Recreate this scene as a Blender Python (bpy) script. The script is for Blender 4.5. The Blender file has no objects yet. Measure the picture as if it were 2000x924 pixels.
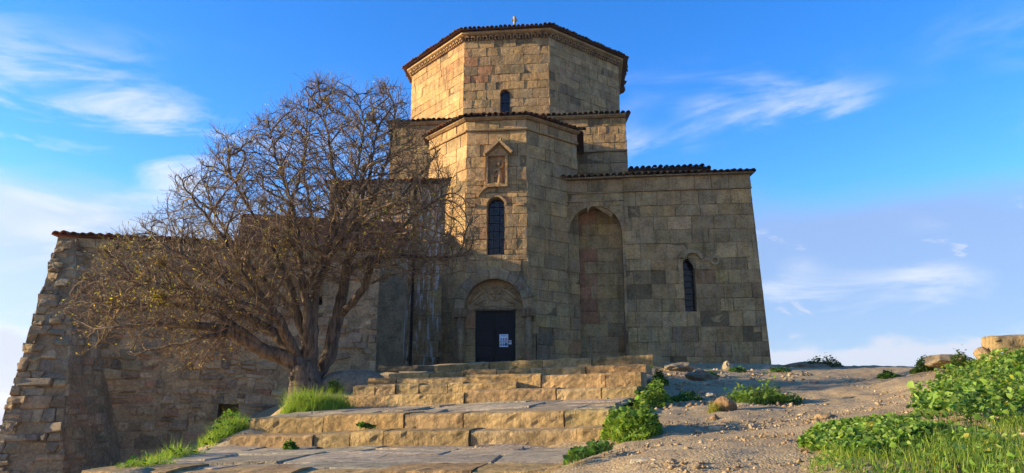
import bpy, math, random
import numpy as np
from mathutils import Vector, Matrix, noise, kdtree
R = math.radians
rnd = random.Random(7)
sc = bpy.context.scene
col = sc.collection

# ---------------------------------------------------------------- camera (eye at the origin, z = 0 is eye level)
F_PX, CX, CY = 1387.0, 1000.0, 462.0
PITCH = math.atan((778 - CY) / F_PX)
cam_d = bpy.data.cameras.new('camera'); cam = bpy.data.objects.new('camera', cam_d); col.objects.link(cam)
cam_d.sensor_width = 36; cam_d.lens = F_PX / 2000 * 36; cam_d.clip_end = 30000; cam_d.clip_start = .05
cam.location = (0, 0, 0); cam.rotation_euler = (R(90) + PITCH, 0, 0)
sc.camera = cam
cP, sP = math.cos(PITCH), math.sin(PITCH)
def ray(px, py):
    dy = CY - py
    return Vector((px - CX, cP * F_PX - sP * dy, sP * F_PX + cP * dy))
def at(px, py, Y):
    r = ray(px, py); return r * (Y / r.y)

# ---------------------------------------------------------------- light and sky
SUN_A, SUN_E = 0.6, 11.0
to_sun = Vector((-math.cos(R(SUN_A)) * math.cos(R(SUN_E)), -math.sin(R(SUN_A)) * math.cos(R(SUN_E)), math.sin(R(SUN_E))))
sd = bpy.data.lights.new('sun', 'SUN'); sun = bpy.data.objects.new('sun', sd); col.objects.link(sun)
sd.energy = 3.2; sd.angle = R(.5); sd.color = (1, .82, .54)
sun.rotation_euler = to_sun.to_track_quat('Z', 'Y').to_euler()
sc.view_settings.view_transform = 'Standard'; sc.view_settings.look = 'None'
sc.view_settings.exposure = 1.8; sc.view_settings.gamma = 1

class NT:
    def __init__(s, tree): s.t = tree; s.n = tree.nodes; s.l = tree.links
    def add(s, typ, _in=None, **kw):
        nd = s.n.new(typ)
        for k, v in kw.items(): setattr(nd, k, v)
        for k, v in (_in or {}).items():
            if hasattr(v, 'links') and hasattr(v, 'is_output'): s.l.new(v, nd.inputs[k])
            else: nd.inputs[k].default_value = v
        return nd
    def math(s, op, a, b=0.0, c=0.0, clamp=False):
        return s.add('ShaderNodeMath', {0: a, 1: b, 2: c}, operation=op, use_clamp=clamp).outputs[0]
    def mr(s, v, a, b, c=0.0, d=1.0):
        return s.add('ShaderNodeMapRange', {0: v, 1: a, 2: b, 3: c, 4: d}, interpolation_type='SMOOTHSTEP').outputs[0]
    def noise(s, vec, scale, detail=4.0, rough=.55, dist=0.0):
        return s.add('ShaderNodeTexNoise', {'Vector': vec, 'Scale': scale, 'Detail': detail, 'Roughness': rough, 'Distortion': dist}).outputs[0]
    def mix(s, f, a, b, blend='MIX'):
        m = s.add('ShaderNodeMix', data_type='RGBA', blend_type=blend)
        for i, v in ((0, f), (6, a), (7, b)):
            if hasattr(v, 'is_output'): s.l.new(v, m.inputs[i])
            elif i == 0: m.inputs[i].default_value = v
            else: m.inputs[i].default_value = (*v, 1) if len(v) == 3 else v
        return m.outputs[2]
    def scale(s, vec, sx, sy, sz):
        return s.add('ShaderNodeVectorMath', {0: vec, 1: (sx, sy, sz)}, operation='MULTIPLY').outputs[0]

world = bpy.data.worlds.new('World'); sc.world = world; world.use_nodes = True
w = NT(world.node_tree); w.n.clear()
sky = w.add('ShaderNodeTexSky', sky_type='NISHITA', sun_disc=False, sun_elevation=R(SUN_E), sun_rotation=R(270 - SUN_A), altitude=600, air_density=1.0, dust_density=.3, ozone_density=3.0)
geo = w.add('ShaderNodeTexCoord').outputs['Generated']
sep = w.add('ShaderNodeSeparateXYZ', {0: geo})
ex, ey, ez = sep.outputs
az = w.math('ARCTAN2', ex, ey)                       # 0 ahead, + to the right
el = w.math('ARCSINE', ez)
skyc = w.add('ShaderNodeHueSaturation', {'Hue': .515, 'Saturation': 1.28, 'Value': 1.47, 'Color': sky.outputs[0]}).outputs[0]
cv = w.add('ShaderNodeCombineXYZ', {0: az, 1: w.math('MULTIPLY', el, 1.0), 2: 0.0}).outputs[0]
# wispy cirrus, streaked along the horizon, slightly tilted
rot = w.add('ShaderNodeMapping', {'Vector': cv, 'Rotation': (0, 0, R(-14)), 'Scale': (2.6, 9.0, 1)}).outputs[0]
n1 = w.noise(rot, 1.5, 8, .6, .6)
n2 = w.noise(w.add('ShaderNodeMapping', {'Vector': cv, 'Location': (3.1, 1.7, 0), 'Scale': (1.6, 2.6, 1)}).outputs[0], 1.6, 3, .5)
band = w.math('MULTIPLY', w.mr(el, .02, .10), w.mr(el, .47, .32))
wisp = w.math('MULTIPLY', w.mr(n1, .45, .66), w.mr(n2, .43, .60), clamp=True)
wisp = w.math('MULTIPLY', wisp, band, clamp=True)
# soft veil of haze towards the horizon
n3 = w.noise(w.add('ShaderNodeMapping', {'Vector': cv, 'Scale': (1.6, 6.0, 1)}).outputs[0], 1.3, 5, .55, .3)
veil_e = w.math('ADD', el, w.math('MULTIPLY', w.math('SUBTRACT', n3, .5), .22))
veil = w.mr(veil_e, .285, .19)
# low heaped clouds on the horizon
n4 = w.noise(w.add('ShaderNodeMapping', {'Vector': cv, 'Scale': (5.0, 9.0, 1)}).outputs[0], 2.2, 6, .55)
cum_e = w.math('ADD', el, w.math('MULTIPLY', w.math('SUBTRACT', n4, .5), -.09))
cum = w.mr(cum_e, .074, .060)
hz = w.mix(w.mr(az, -.15, -.75), (1.22, 1.72, 2.8), (2.3, 2.65, 3.25))
c1 = w.mix(w.math('MULTIPLY', veil, .85), skyc, hz)
c2 = w.mix(w.math('MULTIPLY', wisp, .9), c1, (3.2, 3.35, 3.6))
n5 = w.noise(w.add('ShaderNodeMapping', {'Vector': cv, 'Location': (.7, 5.2, 0), 'Rotation': (0, 0, R(12)), 'Scale': (6.0, 14.0, 1)}).outputs[0], 1.5, 6, .6, .4)
puff = w.math('MULTIPLY', w.mr(n5, .62, .70), w.math('MULTIPLY', w.mr(el, .07, .11), w.mr(el, .24, .19)), clamp=True)
c2 = w.mix(w.math('MULTIPLY', puff, .7), c2, (2.6, 2.8, 3.3))
c3 = w.mix(w.math('MULTIPLY', cum, .92), c2, (2.6, 2.8, 3.25))
bg = w.add('ShaderNodeBackground', {'Color': c3, 'Strength': .085})
wo = w.add('ShaderNodeOutputWorld'); w.l.new(bg.outputs[0], wo.inputs[0])

# ---------------------------------------------------------------- helpers
def tag(o, label=None, cat=None, group=None, kind=None):
    for k, v in (('label', label), ('category', cat), ('group', group), ('kind', kind)):
        if v: o[k] = v
    return o
def empty(name, loc=(0, 0, 0)):
    o = bpy.data.objects.new(name, None); col.objects.link(o); o.location = loc; return o
def mesh(name, verts, faces, mat, parent=None, tint=None, smooth=False):
    me = bpy.data.meshes.new(name)
    me.from_pydata([tuple(v) for v in verts], [], faces)
    if tint is not None:
        a = me.color_attributes.new('tint', 'FLOAT_COLOR', 'POINT')
        arr = np.ones((len(verts), 4), np.float32)
        arr[:, :3] = np.asarray(tint, np.float32)
        a.data.foreach_set('color', arr.ravel())
    if smooth: me.shade_smooth()
    me.materials.append(mat)
    o = bpy.data.objects.new(name, me); col.objects.link(o)
    if parent: o.parent = parent
    return o
def quads_mesh(name, V, Q, mat, parent=None, tint=None, smooth=False):
    """fast path: V (n,3) array, Q (m,k) int array"""
    V = np.asarray(V, np.float32); Q = np.asarray(Q, np.int32); k = Q.shape[1]
    me = bpy.data.meshes.new(name)
    me.vertices.add(len(V)); me.vertices.foreach_set('co', V.ravel())
    me.loops.add(Q.size); me.loops.foreach_set('vertex_index', Q.ravel())
    me.polygons.add(len(Q)); me.polygons.foreach_set('loop_start', np.arange(0, Q.size, k, dtype=np.int32))
    me.update(calc_edges=True); me.validate()
    if tint is not None:
        a = me.color_attributes.new('tint', 'FLOAT_COLOR', 'POINT')
        arr = np.ones((len(V), 4), np.float32); arr[:, :3] = tint
        a.data.foreach_set('color', arr.ravel())
    if smooth: me.shade_smooth()
    me.materials.append(mat)
    o = bpy.data.objects.new(name, me); col.objects.link(o)
    if parent: o.parent = parent
    return o
class MB:
    def __init__(s): s.v = []; s.f = []; s.c = []
    def add(s, V, Fc, tint=(1, 1, 1)):
        b = len(s.v); s.v += [Vector(x) for x in V]; s.f += [[b + i for i in q] for q in Fc]; s.c += [tint] * len(V)
    def build(s, name, mat, parent=None, smooth=False):
        return mesh(name, s.v, s.f, mat, parent, s.c, smooth)
def tube(path, radii, sides=6, cap=True):
    V, Q = [], []
    n = len(path); prev = None
    for i, p in enumerate(path):
        d = (path[min(i + 1, n - 1)] - path[max(i - 1, 0)])
        d = d.normalized() if d.length > 1e-9 else Vector((0, 0, 1))
        if prev is None:
            a = d.orthogonal().normalized()
        else:
            a = prev - d * prev.dot(d)
            a = a.normalized() if a.length > 1e-6 else d.orthogonal().normalized()
        prev = a; b = d.cross(a)
        for k in range(sides):
            t = 2 * math.pi * k / sides
            V.append(p + (a * math.cos(t) + b * math.sin(t)) * radii[i])
    for i in range(n - 1):
        for k in range(sides):
            k2 = (k + 1) % sides
            Q.append([i * sides + k, i * sides + k2, (i + 1) * sides + k2, (i + 1) * sides + k])
    if cap:
        Q.append(list(range(sides))[::-1]); Q.append([(n - 1) * sides + k for k in range(sides)])
    return V, Q
def box(c, x, y, z, jit=0):
    V = []
    for sx in (-1, 1):
        for sy in (-1, 1):
            for sz in (-1, 1):
                V.append(c + x * sx + y * sy + z * sz + Vector((rnd.uniform(-jit, jit), rnd.uniform(-jit, jit), rnd.uniform(-jit, jit))))
    return V, [[0, 1, 3, 2], [4, 6, 7, 5], [0, 4, 5, 1], [2, 3, 7, 6], [0, 2, 6, 4], [1, 5, 7, 3]]

# ---------------------------------------------------------------- materials
def new_mat(name):
    m = bpy.data.materials.new(name); m.use_nodes = True
    t = NT(m.node_tree); t.n.clear()
    out = t.add('ShaderNodeOutputMaterial'); bs = t.add('ShaderNodeBsdfPrincipled')
    t.l.new(bs.outputs[0], out.inputs[0]); bs.inputs['Roughness'].default_value = .9
    bs.inputs['Specular IOR Level'].default_value = .25
    return m, t, bs
def stone_mat(name, bump=.6, bdist=.03, coarse=5.0, streak=0.0, stain=.45, lichen=.25, alb=(1.12, .86, .54)):
    m, t, bs = new_mat(name)
    pos = t.add('ShaderNodeNewGeometry').outputs['Position']
    tint = t.add('ShaderNodeAttribute', attribute_name='tint').outputs['Color']
    a = t.noise(pos, 2.1, 5, .6); b = t.noise(pos, 14, 4, .65); c = t.noise(pos, .55, 4, .6)
    f = t.math('ADD', t.math('MULTIPLY', a, .9), t.math('MULTIPLY', b, .9))
    val = t.mr(f, .55, 1.25, .54, 1.44)
    comb = t.add('ShaderNodeCombineXYZ', {0: val, 1: val, 2: val}).outputs[0]
    c0 = t.mix(1.0, t.mix(1.0, tint, alb, 'MULTIPLY'), comb, 'MULTIPLY')
    # rain streaks and dirt, warm/cool drift
    st = t.noise(t.scale(pos, 4.0, 4.0, .55), 1.0, 5, .6)
    dark = t.math('MULTIPLY', t.mr(st, .52, .70), stain)
    c1 = t.mix(dark, c0, t.mix(1.0, c0, (.42, .42, .40), 'MULTIPLY'))
    c2 = t.mix(t.math('MULTIPLY', t.mr(c, .45, .7), .35), c1, t.mix(1.0, c1, (1.10, .98, .82), 'MULTIPLY'))
    li = t.math('MULTIPLY', t.mr(t.noise(pos, 3.7, 6, .7, .5), .60, .72), lichen)
    c3 = t.mix(li, c2, (.28, .225, .145))
    if streak:
        ws = t.math('MULTIPLY', t.mr(t.noise(t.scale(pos, 7, 7, .8), 1.3, 4, .6), .52, .62), streak)
        c3 = t.mix(ws, c3, (.37, .325, .245) if streak < .5 else (.58, .53, .45))
    t.l.new(c3, bs.inputs['Base Color'])
    h1 = t.noise(pos, coarse, 8, .62, .2)
    h2 = t.noise(pos, coarse * 6, 5, .7)
    vo = t.add('ShaderNodeTexVoronoi', {'Vector': pos, 'Scale': coarse * 4.5, 'Randomness': 1.0}, feature='F1').outputs[0]
    h = t.math('ADD', t.math('MULTIPLY', h1, 1.6), t.math('ADD', t.math('MULTIPLY', h2, .55), t.math('MULTIPLY', vo, .25)))
    bp = t.add('ShaderNodeBump', {'Height': h, 'Strength': bump, 'Distance': bdist})
    t.l.new(bp.outputs[0], bs.inputs['Normal'])
    return m
def plain_mat(name, c, rough=.8, bump=0, bscale=20, var=.25, metal=0, spec=.25):
    m, t, bs = new_mat(name)
    pos = t.add('ShaderNodeNewGeometry').outputs['Position']
    nv = t.mr(t.noise(pos, bscale * .4, 5, .6), .3, .7, 1 - var, 1 + var)
    cb = t.add('ShaderNodeCombineXYZ', {0: nv, 1: nv, 2: nv}).outputs[0]
    t.l.new(t.mix(1.0, c, cb, 'MULTIPLY'), bs.inputs['Base Color'])
    bs.inputs['Roughness'].default_value = rough; bs.inputs['Metallic'].default_value = metal; bs.inputs['Specular IOR Level'].default_value = spec
    if bump:
        bp = t.add('ShaderNodeBump', {'Height': t.noise(pos, bscale, 6, .65), 'Strength': bump, 'Distance': .02})
        t.l.new(bp.outputs[0], bs.inputs['Normal'])
    return m
def leaf_mat(name, trans=.35, rough=.6):
    m, t, bs = new_mat(name)
    tint = t.mix(1.0, t.add('ShaderNodeAttribute', attribute_name='tint').outputs['Color'], (1.2, 1.2, 1.1), 'MULTIPLY')
    t.l.new(tint, bs.inputs['Base Color']); bs.inputs['Roughness'].default_value = rough
    tr = t.add('ShaderNodeBsdfTranslucent', {'Color': t.mix(1.0, tint, (1.2, 1.25, .6), 'MULTIPLY')})
    mx = t.add('ShaderNodeMixShader', {0: trans, 1: bs.outputs[0], 2: tr.outputs[0]})
    out = [n for n in t.n if n.type == 'OUTPUT_MATERIAL'][0]
    t.l.new(mx.outputs[0], out.inputs[0])
    return m

M = {}
M['ashlar'] = stone_mat('ashlar_sandstone', 1.0, .045, 5.0, stain=.5, lichen=.45, streak=.2)
M['streaked'] = stone_mat('lime_streaked_stone', .6, .03, 6.0, streak=.9)
M['rubble'] = stone_mat('rubble_fieldstone', .8, .04, 5.0, stain=.4, lichen=.35, alb=(1.05, .87, .62))
M['step'] = stone_mat('worn_step_stone', 1.0, .028, 13.0, stain=.5, lichen=.5, alb=(.96, .85, .60))
M['mortar'] = stone_mat('lime_mortar', .8, .04, 7.0)
M['tile'] = stone_mat('clay_tile', .4, .01, 9.0, lichen=.2)
M['core'] = plain_mat('wall_core', (.18, .15, .11))
M['iron'] = plain_mat('painted_iron', (.014, .0125, .012), .65, .15, 30, .3, 0, .2)
M['glass'] = plain_mat('dark_leaded_glass', (.004, .005, .011), .15, .25, 8, .3, 0, .3)
M['bark'] = None

# dark slate-like paving with ragged cracks
def slate_mat():
    m, t, bs = new_mat('slate_paving')
    pos = t.add('ShaderNodeNewGeometry').outputs['Position']
    tint = t.add('ShaderNodeAttribute', attribute_name='tint').outputs['Color']
    q = t.scale(pos, 1.2, 3.2, 1)
    a = t.noise(q, 2.6, 8, .65, 1.2); b = t.noise(pos, 18, 5, .7)
    val = t.mr(t.math('ADD', t.math('MULTIPLY', a, .8), t.math('MULTIPLY', b, .5)), .4, .9, .55, 1.4)
    cb = t.add('ShaderNodeCombineXYZ', {0: val, 1: val, 2: val}).outputs[0]
    rid = t.math('ABSOLUTE', t.math('SUBTRACT', t.noise(q, 2.0, 6, .6, 1.6), .5))
    crk = t.math('MULTIPLY', t.mr(rid, .014, .004), t.mr(t.noise(pos, 1.7, 3, .5), .42, .6))
    t.l.new(t.mix(crk, t.mix(1.0, tint, cb, 'MULTIPLY'), (.06, .048, .034)), bs.inputs['Base Color'])
    h = t.math('ADD', t.math('MULTIPLY', t.mr(rid, 0, .06), .7), t.math('ADD', t.math('MULTIPLY', a, 1.3), t.math('MULTIPLY', b, .35)))
    bp = t.add('ShaderNodeBump', {'Height': h, 'Strength': .6, 'Distance': .04}); t.l.new(bp.outputs[0], bs.inputs['Normal'])
    return m
M['slate'] = slate_mat()
M['rock'] = stone_mat('weathered_rock', 1.0, .03, 14.0, stain=.3, lichen=.5, alb=(.95, .83, .62))
def bark_mat():
    m, t, bs = new_mat('grey_bark')
    pos = t.add('ShaderNodeNewGeometry').outputs['Position']
    a = t.noise(t.scale(pos, 14, 14, 3), 1.0, 6, .65, .4); b = t.noise(pos, 2.5, 3, .5)
    c = t.mix(t.mr(a, .35, .68), (.042, .028, .018), (.19, .13, .08))
    c = t.mix(t.math('MULTIPLY', t.mr(b, .45, .65), .4), c, (.085, .07, .05))
    t.l.new(c, bs.inputs['Base Color'])
    bp = t.add('ShaderNodeBump', {'Height': a, 'Strength': .7, 'Distance': .02}); t.l.new(bp.outputs[0], bs.inputs['Normal'])
    return m
M['bark'] = bark_mat()
M['twig'] = plain_mat('twig_bark', (.16, .106, .06), .85, 0, 12, .6)
M['leaf'] = leaf_mat('leaf_green', .45)
def ground_mat():
    m, t, bs = new_mat('dry_gravelly_earth')
    pos = t.add('ShaderNodeNewGeometry').outputs['Position']
    a = t.noise(pos, .8, 6, .6); b = t.noise(pos, 9, 6, .7); c = t.noise(pos, 45, 3, .6)
    vo = t.add('ShaderNodeTexVoronoi', {'Vector': pos, 'Scale': 48.0}, feature='F1')
    pebc = t.add('ShaderNodeSeparateColor', {0: vo.outputs['Color']}).outputs[0]
    base = t.mix(t.mr(a, .38, .64), (.35, .235, .105), (.46, .325, .15))
    base = t.mix(t.mr(b, .42, .68), base, (.25, .175, .09))
    base = t.mix(t.math('MULTIPLY', t.mr(pebc, .55, .95), .5), base, (.36, .29, .19))
    # far away the hill is dry grass and fields
    sepp = t.add('ShaderNodeSeparateXYZ', {0: pos})
    far = t.mr(sepp.outputs[2], -9.0, -30.0)
    fld = t.mix(t.mr(t.noise(pos, .004, 5, .6), .4, .6), (.10, .115, .05), (.20, .17, .09))
    base = t.mix(far, base, fld)
    t.l.new(base, bs.inputs['Base Color'])
    h = t.math('ADD', t.math('MULTIPLY', b, 1.0), t.math('ADD', t.math('MULTIPLY', vo.outputs[0], -.3), t.math('MULTIPLY', c, .45)))
    bp = t.add('ShaderNodeBump', {'Height': h, 'Strength': .7, 'Distance': .035}); t.l.new(bp.outputs[0], bs.inputs['Normal'])
    return m
M['ground'] = ground_mat()

# ---------------------------------------------------------------- wall faces, stones and openings
class Face:
    """plane with a horizontal axis U, an up axis W and an outward normal N"""
    def __init__(s, O, U, N=None, W=Vector((0, 0, 1))):
        s.O = Vector(O); s.U = Vector(U).normalized(); s.W = Vector(W).normalized()
        s.N = s.U.cross(s.W).normalized() if N is None else Vector(N).normalized()
    def pt(s, u, w_, d=0.0): return s.O + s.U * u + s.W * w_ + s.N * d
    def px(s, x, y):
        r = ray(x, y); k = s.O.dot(s.N) / r.dot(s.N); q = r * k - s.O
        return q.dot(s.U), q.dot(s.W)
    def shifted(s, d): return Face(s.O + s.N * d, s.U, s.N, s.W)
class Hole:
    def __init__(s, uc, half, w0, wtop, arch=True, lean=0.0):
        s.uc, s.half, s.w0, s.wt, s.arch = uc, half, w0, wtop, arch
        s.ws = wtop - half if arch else wtop
    def hw(s, w_):
        if w_ <= s.ws: return s.half
        x = s.half ** 2 - (w_ - s.ws) ** 2
        return math.sqrt(max(x, 0))
    def outline(s, n=12):
        p = [(s.uc - s.half, s.w0)]
        if s.arch:
            for i in range(n + 1):
                a = math.pi - math.pi * i / n
                p.append((s.uc + s.half * math.cos(a), s.ws + s.half * math.sin(a)))
        else: p += [(s.uc - s.half, s.wt), (s.uc + s.half, s.wt)]
        p.append((s.uc + s.half, s.w0))
        return p
def area(p): return .5 * sum(p[i][0] * p[(i + 1) % len(p)][1] - p[(i + 1) % len(p)][0] * p[i][1] for i in range(len(p)))
def clip_convex(p, poly):
    """Sutherland-Hodgman against a counter-clockwise convex polygon"""
    for i in range(len(poly)):
        (ax, ay), (bx, by) = poly[i], poly[(i + 1) % len(poly)]
        out = []
        for j in range(len(p)):
            P, Q = p[j], p[(j + 1) % len(p)]
            sp = (bx - ax) * (P[1] - ay) - (by - ay) * (P[0] - ax); sq = (bx - ax) * (Q[1] - ay) - (by - ay) * (Q[0] - ax)
            if sp >= 0: out.append(P)
            if (sp > 0 > sq) or (sp < 0 < sq):
                t = sp / (sp - sq); out.append((P[0] + (Q[0] - P[0]) * t, P[1] + (Q[1] - P[1]) * t))
        p = out
        if len(p) < 3: return []
    return p
def cut_hole(rect, h):
    """pieces of the rectangle (ua, ub, wa, wb) outside the hole"""
    ua, ub, wa, wb = rect
    if wb <= h.w0 + 1e-4 or wa >= h.wt - 1e-4 or ua >= h.uc + h.half or ub <= h.uc - h.half:
        return [[(ua, wa), (ub, wa), (ub, wb), (ua, wb)]]
    if wb > h.ws and h.arch:
        a0 = math.asin(min(1, max(0, (wa - h.ws) / h.half))); a1 = math.asin(min(1, max(0, (wb - h.ws) / h.half)))
        ws = ([wa] if wa < h.ws - .01 else []) + [h.ws + h.half * math.sin(a0 + (a1 - a0) * i / 8) for i in range(9)]
        ws[0] = wa; ws[-1] = wb
    else: ws = [wa, wb]
    res = []
    rp = [(min(ub, h.uc - h.hw(x)), x) for x in ws]
    if max(q[0] for q in rp) > ua + .02:
        res.append([(ua, wa)] + [(max(q[0], ua + .004), q[1]) for q in rp] + [(ua, wb)])
    lp = [(max(ua, h.uc + h.hw(x)), x) for x in ws]
    if min(q[0] for q in lp) < ub - .02:
        res.append([(min(q[0], ub - .004), q[1]) for q in lp][::-1][-1:] + [(ub, wa), (ub, wb)] + [(min(q[0], ub - .004), q[1]) for q in lp][::-1][:-1])
    return res
def inset(p, d):
    n = len(p); out = []
    for i in range(n):
        a, b, c = p[i - 1], p[i], p[(i + 1) % n]
        e1 = (b[0] - a[0], b[1] - a[1]); e2 = (c[0] - b[0], c[1] - b[1])
        l1 = math.hypot(*e1) or 1e-6; l2 = math.hypot(*e2) or 1e-6
        n1 = (-e1[1] / l1, e1[0] / l1); n2 = (-e2[1] / l2, e2[0] / l2)
        bx, by = n1[0] + n2[0], n1[1] + n2[1]; k = bx * bx + by * by
        k = 2 / max(k, .9)
        out.append((b[0] + bx * d * k * .5 * 1.0 * (1 if k else 1), b[1] + by * d * k * .5))
    return out
def dedupe(p, eps=.012):
    q = []
    for a in p:
        if not q or math.hypot(a[0] - q[-1][0], a[1] - q[-1][1]) > eps: q.append(a)
    while len(q) > 2 and math.hypot(q[0][0] - q[-1][0], q[0][1] - q[-1][1]) < eps: q.pop()
    return q
def resample(p, L):
    out = []
    for i in range(len(p)):
        a, b = p[i], p[(i + 1) % len(p)]
        out.append(a)
        d = math.hypot(b[0] - a[0], b[1] - a[1])
        if d > L: out.append(((a[0] + b[0]) / 2, (a[1] + b[1]) / 2))
    return out
def block_geo(face, poly, proud=0.0, tilt=.016, gap=.013, bev=.02, jit=.009, depth=.045, bulge=.006, rs=.3):
    p = dedupe(poly)
    if len(p) < 3 or abs(area(p)) < .004: return None
    if area(p) < 0: p = p[::-1]
    conv = all((p[i][0] - p[i - 1][0]) * (p[(i + 1) % len(p)][1] - p[i][1]) - (p[i][1] - p[i - 1][1]) * (p[(i + 1) % len(p)][0] - p[i][0]) > -1e-4 for i in range(len(p)))
    p = resample(p, rs)
    ext = min(max(q[0] for q in p) - min(q[0] for q in p), max(q[1] for q in p) - min(q[1] for q in p))
    bev = min(bev, ext * .22)
    cu = sum(q[0] for q in p) / len(p); cw = sum(q[1] for q in p) / len(p)
    ta, tb = rnd.gauss(0, tilt), rnd.gauss(0, tilt)
    r0 = inset(p, gap); r2 = inset(p, gap + bev)
    n = len(p); V = []
    for q in r0: V.append(face.pt(q[0], q[1], -depth))
    for q in r0:
        V.append(face.pt(q[0] + rnd.gauss(0, jit * .4), q[1] + rnd.gauss(0, jit * .4), proud - bev * .7 + ta * (q[0] - cu) + tb * (q[1] - cw)))
    for q in r2:
        V.append(face.pt(q[0] + rnd.gauss(0, jit), q[1] + rnd.gauss(0, jit), proud + ta * (q[0] - cu) + tb * (q[1] - cw) + rnd.gauss(0, jit * .5)))
    V.append(face.pt(cu, cw, proud + abs(rnd.gauss(0, bulge))))
    Fc = []
    for i in range(n):
        j = (i + 1) % n
        Fc += [[i, j, n + j, n + i], [n + i, n + j, 2 * n + j, 2 * n + i]] + ([[2 * n + i, 2 * n + j, 3 * n]] if conv else [])
    if not conv: V.pop(); Fc.append([2 * n + i for i in range(n)])
    return V, Fc, abs(area(p))
def courses(w0, w1, hmin, hmax, forced):
    e = [w0]
    while e[-1] < w1 - hmin * .6:
        e.append(e[-1] + rnd.uniform(hmin, hmax))
    sc_ = (w1 - w0) / (e[-1] - w0); e = [w0 + (x - w0) * sc_ for x in e]
    for f in forced:
        if not (w0 + .02 < f < w1 - .02): continue
        k = min(range(len(e)), key=lambda i: abs(e[i] - f))
        if abs(e[k] - f) < .16 and 0 < k < len(e) - 1: e[k] = f
        else: e = sorted(e + [f])
    return e
def emit(stones, name, mat, parent, limit=10 ** 6, smooth=False):
    """largest as objects, the rest joined as stuff"""
    stones.sort(key=lambda s: -s[2])
    for V, Fc, A, c in stones[:limit]:
        mesh(name, V, Fc, mat, parent, c, smooth)
    if stones[limit:]:
        b = MB()
        for V, Fc, A, c in stones[limit:]: b.add(V, Fc, c)
        o = b.build('small_' + name, mat, parent, smooth); o['kind'] = 'stuff'
def ashlar(face, poly, holes, tint, hr=(.40, .62), wr=(.45, 1.15), **kw):
    w0 = min(q[1] for q in poly); w1 = max(q[1] for q in poly)
    forced = [x for h in holes for x in (h.w0, h.wt)]
    e = courses(w0, w1, hr[0], hr[1], forced)
    ulo = min(q[0] for q in poly); uhi = max(q[0] for q in poly)
    res = []
    for wa, wb in zip(e, e[1:]):
        u = ulo - rnd.uniform(0, wr[0])
        hsc = min(1, .55 + (wb - wa) / hr[1] * .5)
        while u < uhi:
            ub = u + rnd.uniform(*wr) * hsc
            if uhi - ub < wr[0] * .5: ub = uhi + .01
            pieces = [[(u, wa), (ub, wa), (ub, wb), (u, wb)]]
            for h in holes:
                nw = []
                for pc in pieces:
                    us = [q[0] for q in pc]; wsx = [q[1] for q in pc]
                    nw += cut_hole((min(us), max(us), min(wsx), max(wsx)), h) if len(pc) == 4 else [pc]
                pieces = nw
            for pc in pieces:
                pc = clip_convex(pc, poly) if len(pc) <= 4 else pc
                if len(pc) < 3: continue
                er = rnd.random()
                g = block_geo(face, pc, proud=rnd.gauss(0, .009) - (.03 if er < .09 else 0), **kw)
                if g:
                    cu = sum(q[0] for q in pc) / len(pc); cw = sum(q[1] for q in pc) / len(pc)
                    res.append((*g, tint(cu, cw)))
            u = ub
    return res
def rubble(face, poly, holes, tint, hr=(.16, .36), wr=(.2, .7), wav=.03, gap=.014, bev=.035, proud=.02, tilt=.05, jit=.012, depth=.05, drop=0):
    w0 = min(q[1] for q in poly); w1 = max(q[1] for q in poly)
    ulo = min(q[0] for q in poly); uhi = max(q[0] for q in poly)
    e = courses(w0, w1, hr[0], hr[1], [x for h in holes for x in (h.w0, h.wt)])
    sd_ = rnd.uniform(0, 100)
    forced = [x for h in holes for x in (h.w0, h.wt)]
    def wv(i, u):
        if i in (0, len(e) - 1) or any(abs(e[i] - f) < 1e-3 for f in forced): return e[i]
        return e[i] + wav * 1.6 * noise.noise((u * .9, i * 3.1 + sd_, 0)) + wav * noise.noise((u * 3, i * 7.7 + sd_, 5))
    res = []
    for i in range(len(e) - 1):
        u = ulo - rnd.uniform(0, wr[0])
        while u < uhi:
            L = rnd.uniform(*wr) * rnd.choice((.6, 1, 1, 1.3)); ub = u + L
            rects = [(u, ub, i, i + 1)]
            if rnd.random() < .22 and e[i + 1] - e[i] > hr[0] * 1.35:      # two thin stones on one another
                rects = [(u, ub, i, None), (u, ub, None, i + 1)]
            for (a, b, lo, hi) in rects:
                fl = (lambda x: wv(i, x)) if lo is not None else (lambda x: (wv(i, x) + wv(i + 1, x)) / 2)
                fh = (lambda x: wv(i + 1, x)) if hi is not None else (lambda x: (wv(i, x) + wv(i + 1, x)) / 2)
                skip = False
                for h in holes:
                    ml = (e[i] + e[i + 1]) / 2
                    if h.w0 < ml < h.wt:
                        if a < h.uc < b: skip = True
                        elif a < h.uc + h.half < b and a > h.uc - h.half or (a >= h.uc - h.half and a < h.uc + h.half): a = max(a, h.uc + h.half)
                        elif b > h.uc - h.half and a < h.uc - h.half: b = min(b, h.uc - h.half)
                if skip or b - a < .05 or rnd.random() < drop: continue
                k = min(.05, (b - a) * .18)
                sl = rnd.uniform(-.03, .03); sr = rnd.uniform(-.03, .03)
                hgt = fh((a + b) / 2) - fl((a + b) / 2); kk = min(.045, hgt * .2)
                c4 = [rnd.uniform(.1, 1) for _ in range(4)]
                P = [(a + k * c4[0] - sl, fl(a)), (b - k * c4[1] - sr, fl(b)), (b - sr, fl(b) + kk * c4[1]), (b + sr, fh(b) - kk * c4[2]),
                     (b - k * c4[2] + sr, fh(b)), (a + k * c4[3] + sl, fh(a)), (a + sl, fh(a) - kk * c4[3]), (a - sl, fl(a) + kk * c4[0])]
                P = clip_convex(P, poly)
                if len(P) < 3: continue
                g = block_geo(face, P, proud=rnd.gauss(proud * .4, proud), tilt=tilt, gap=gap, bev=bev, jit=jit, depth=depth, bulge=.012, rs=9)
                if g: res.append((*g, tint((a + b) / 2, e[i])))
            u = ub
    return res
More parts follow.
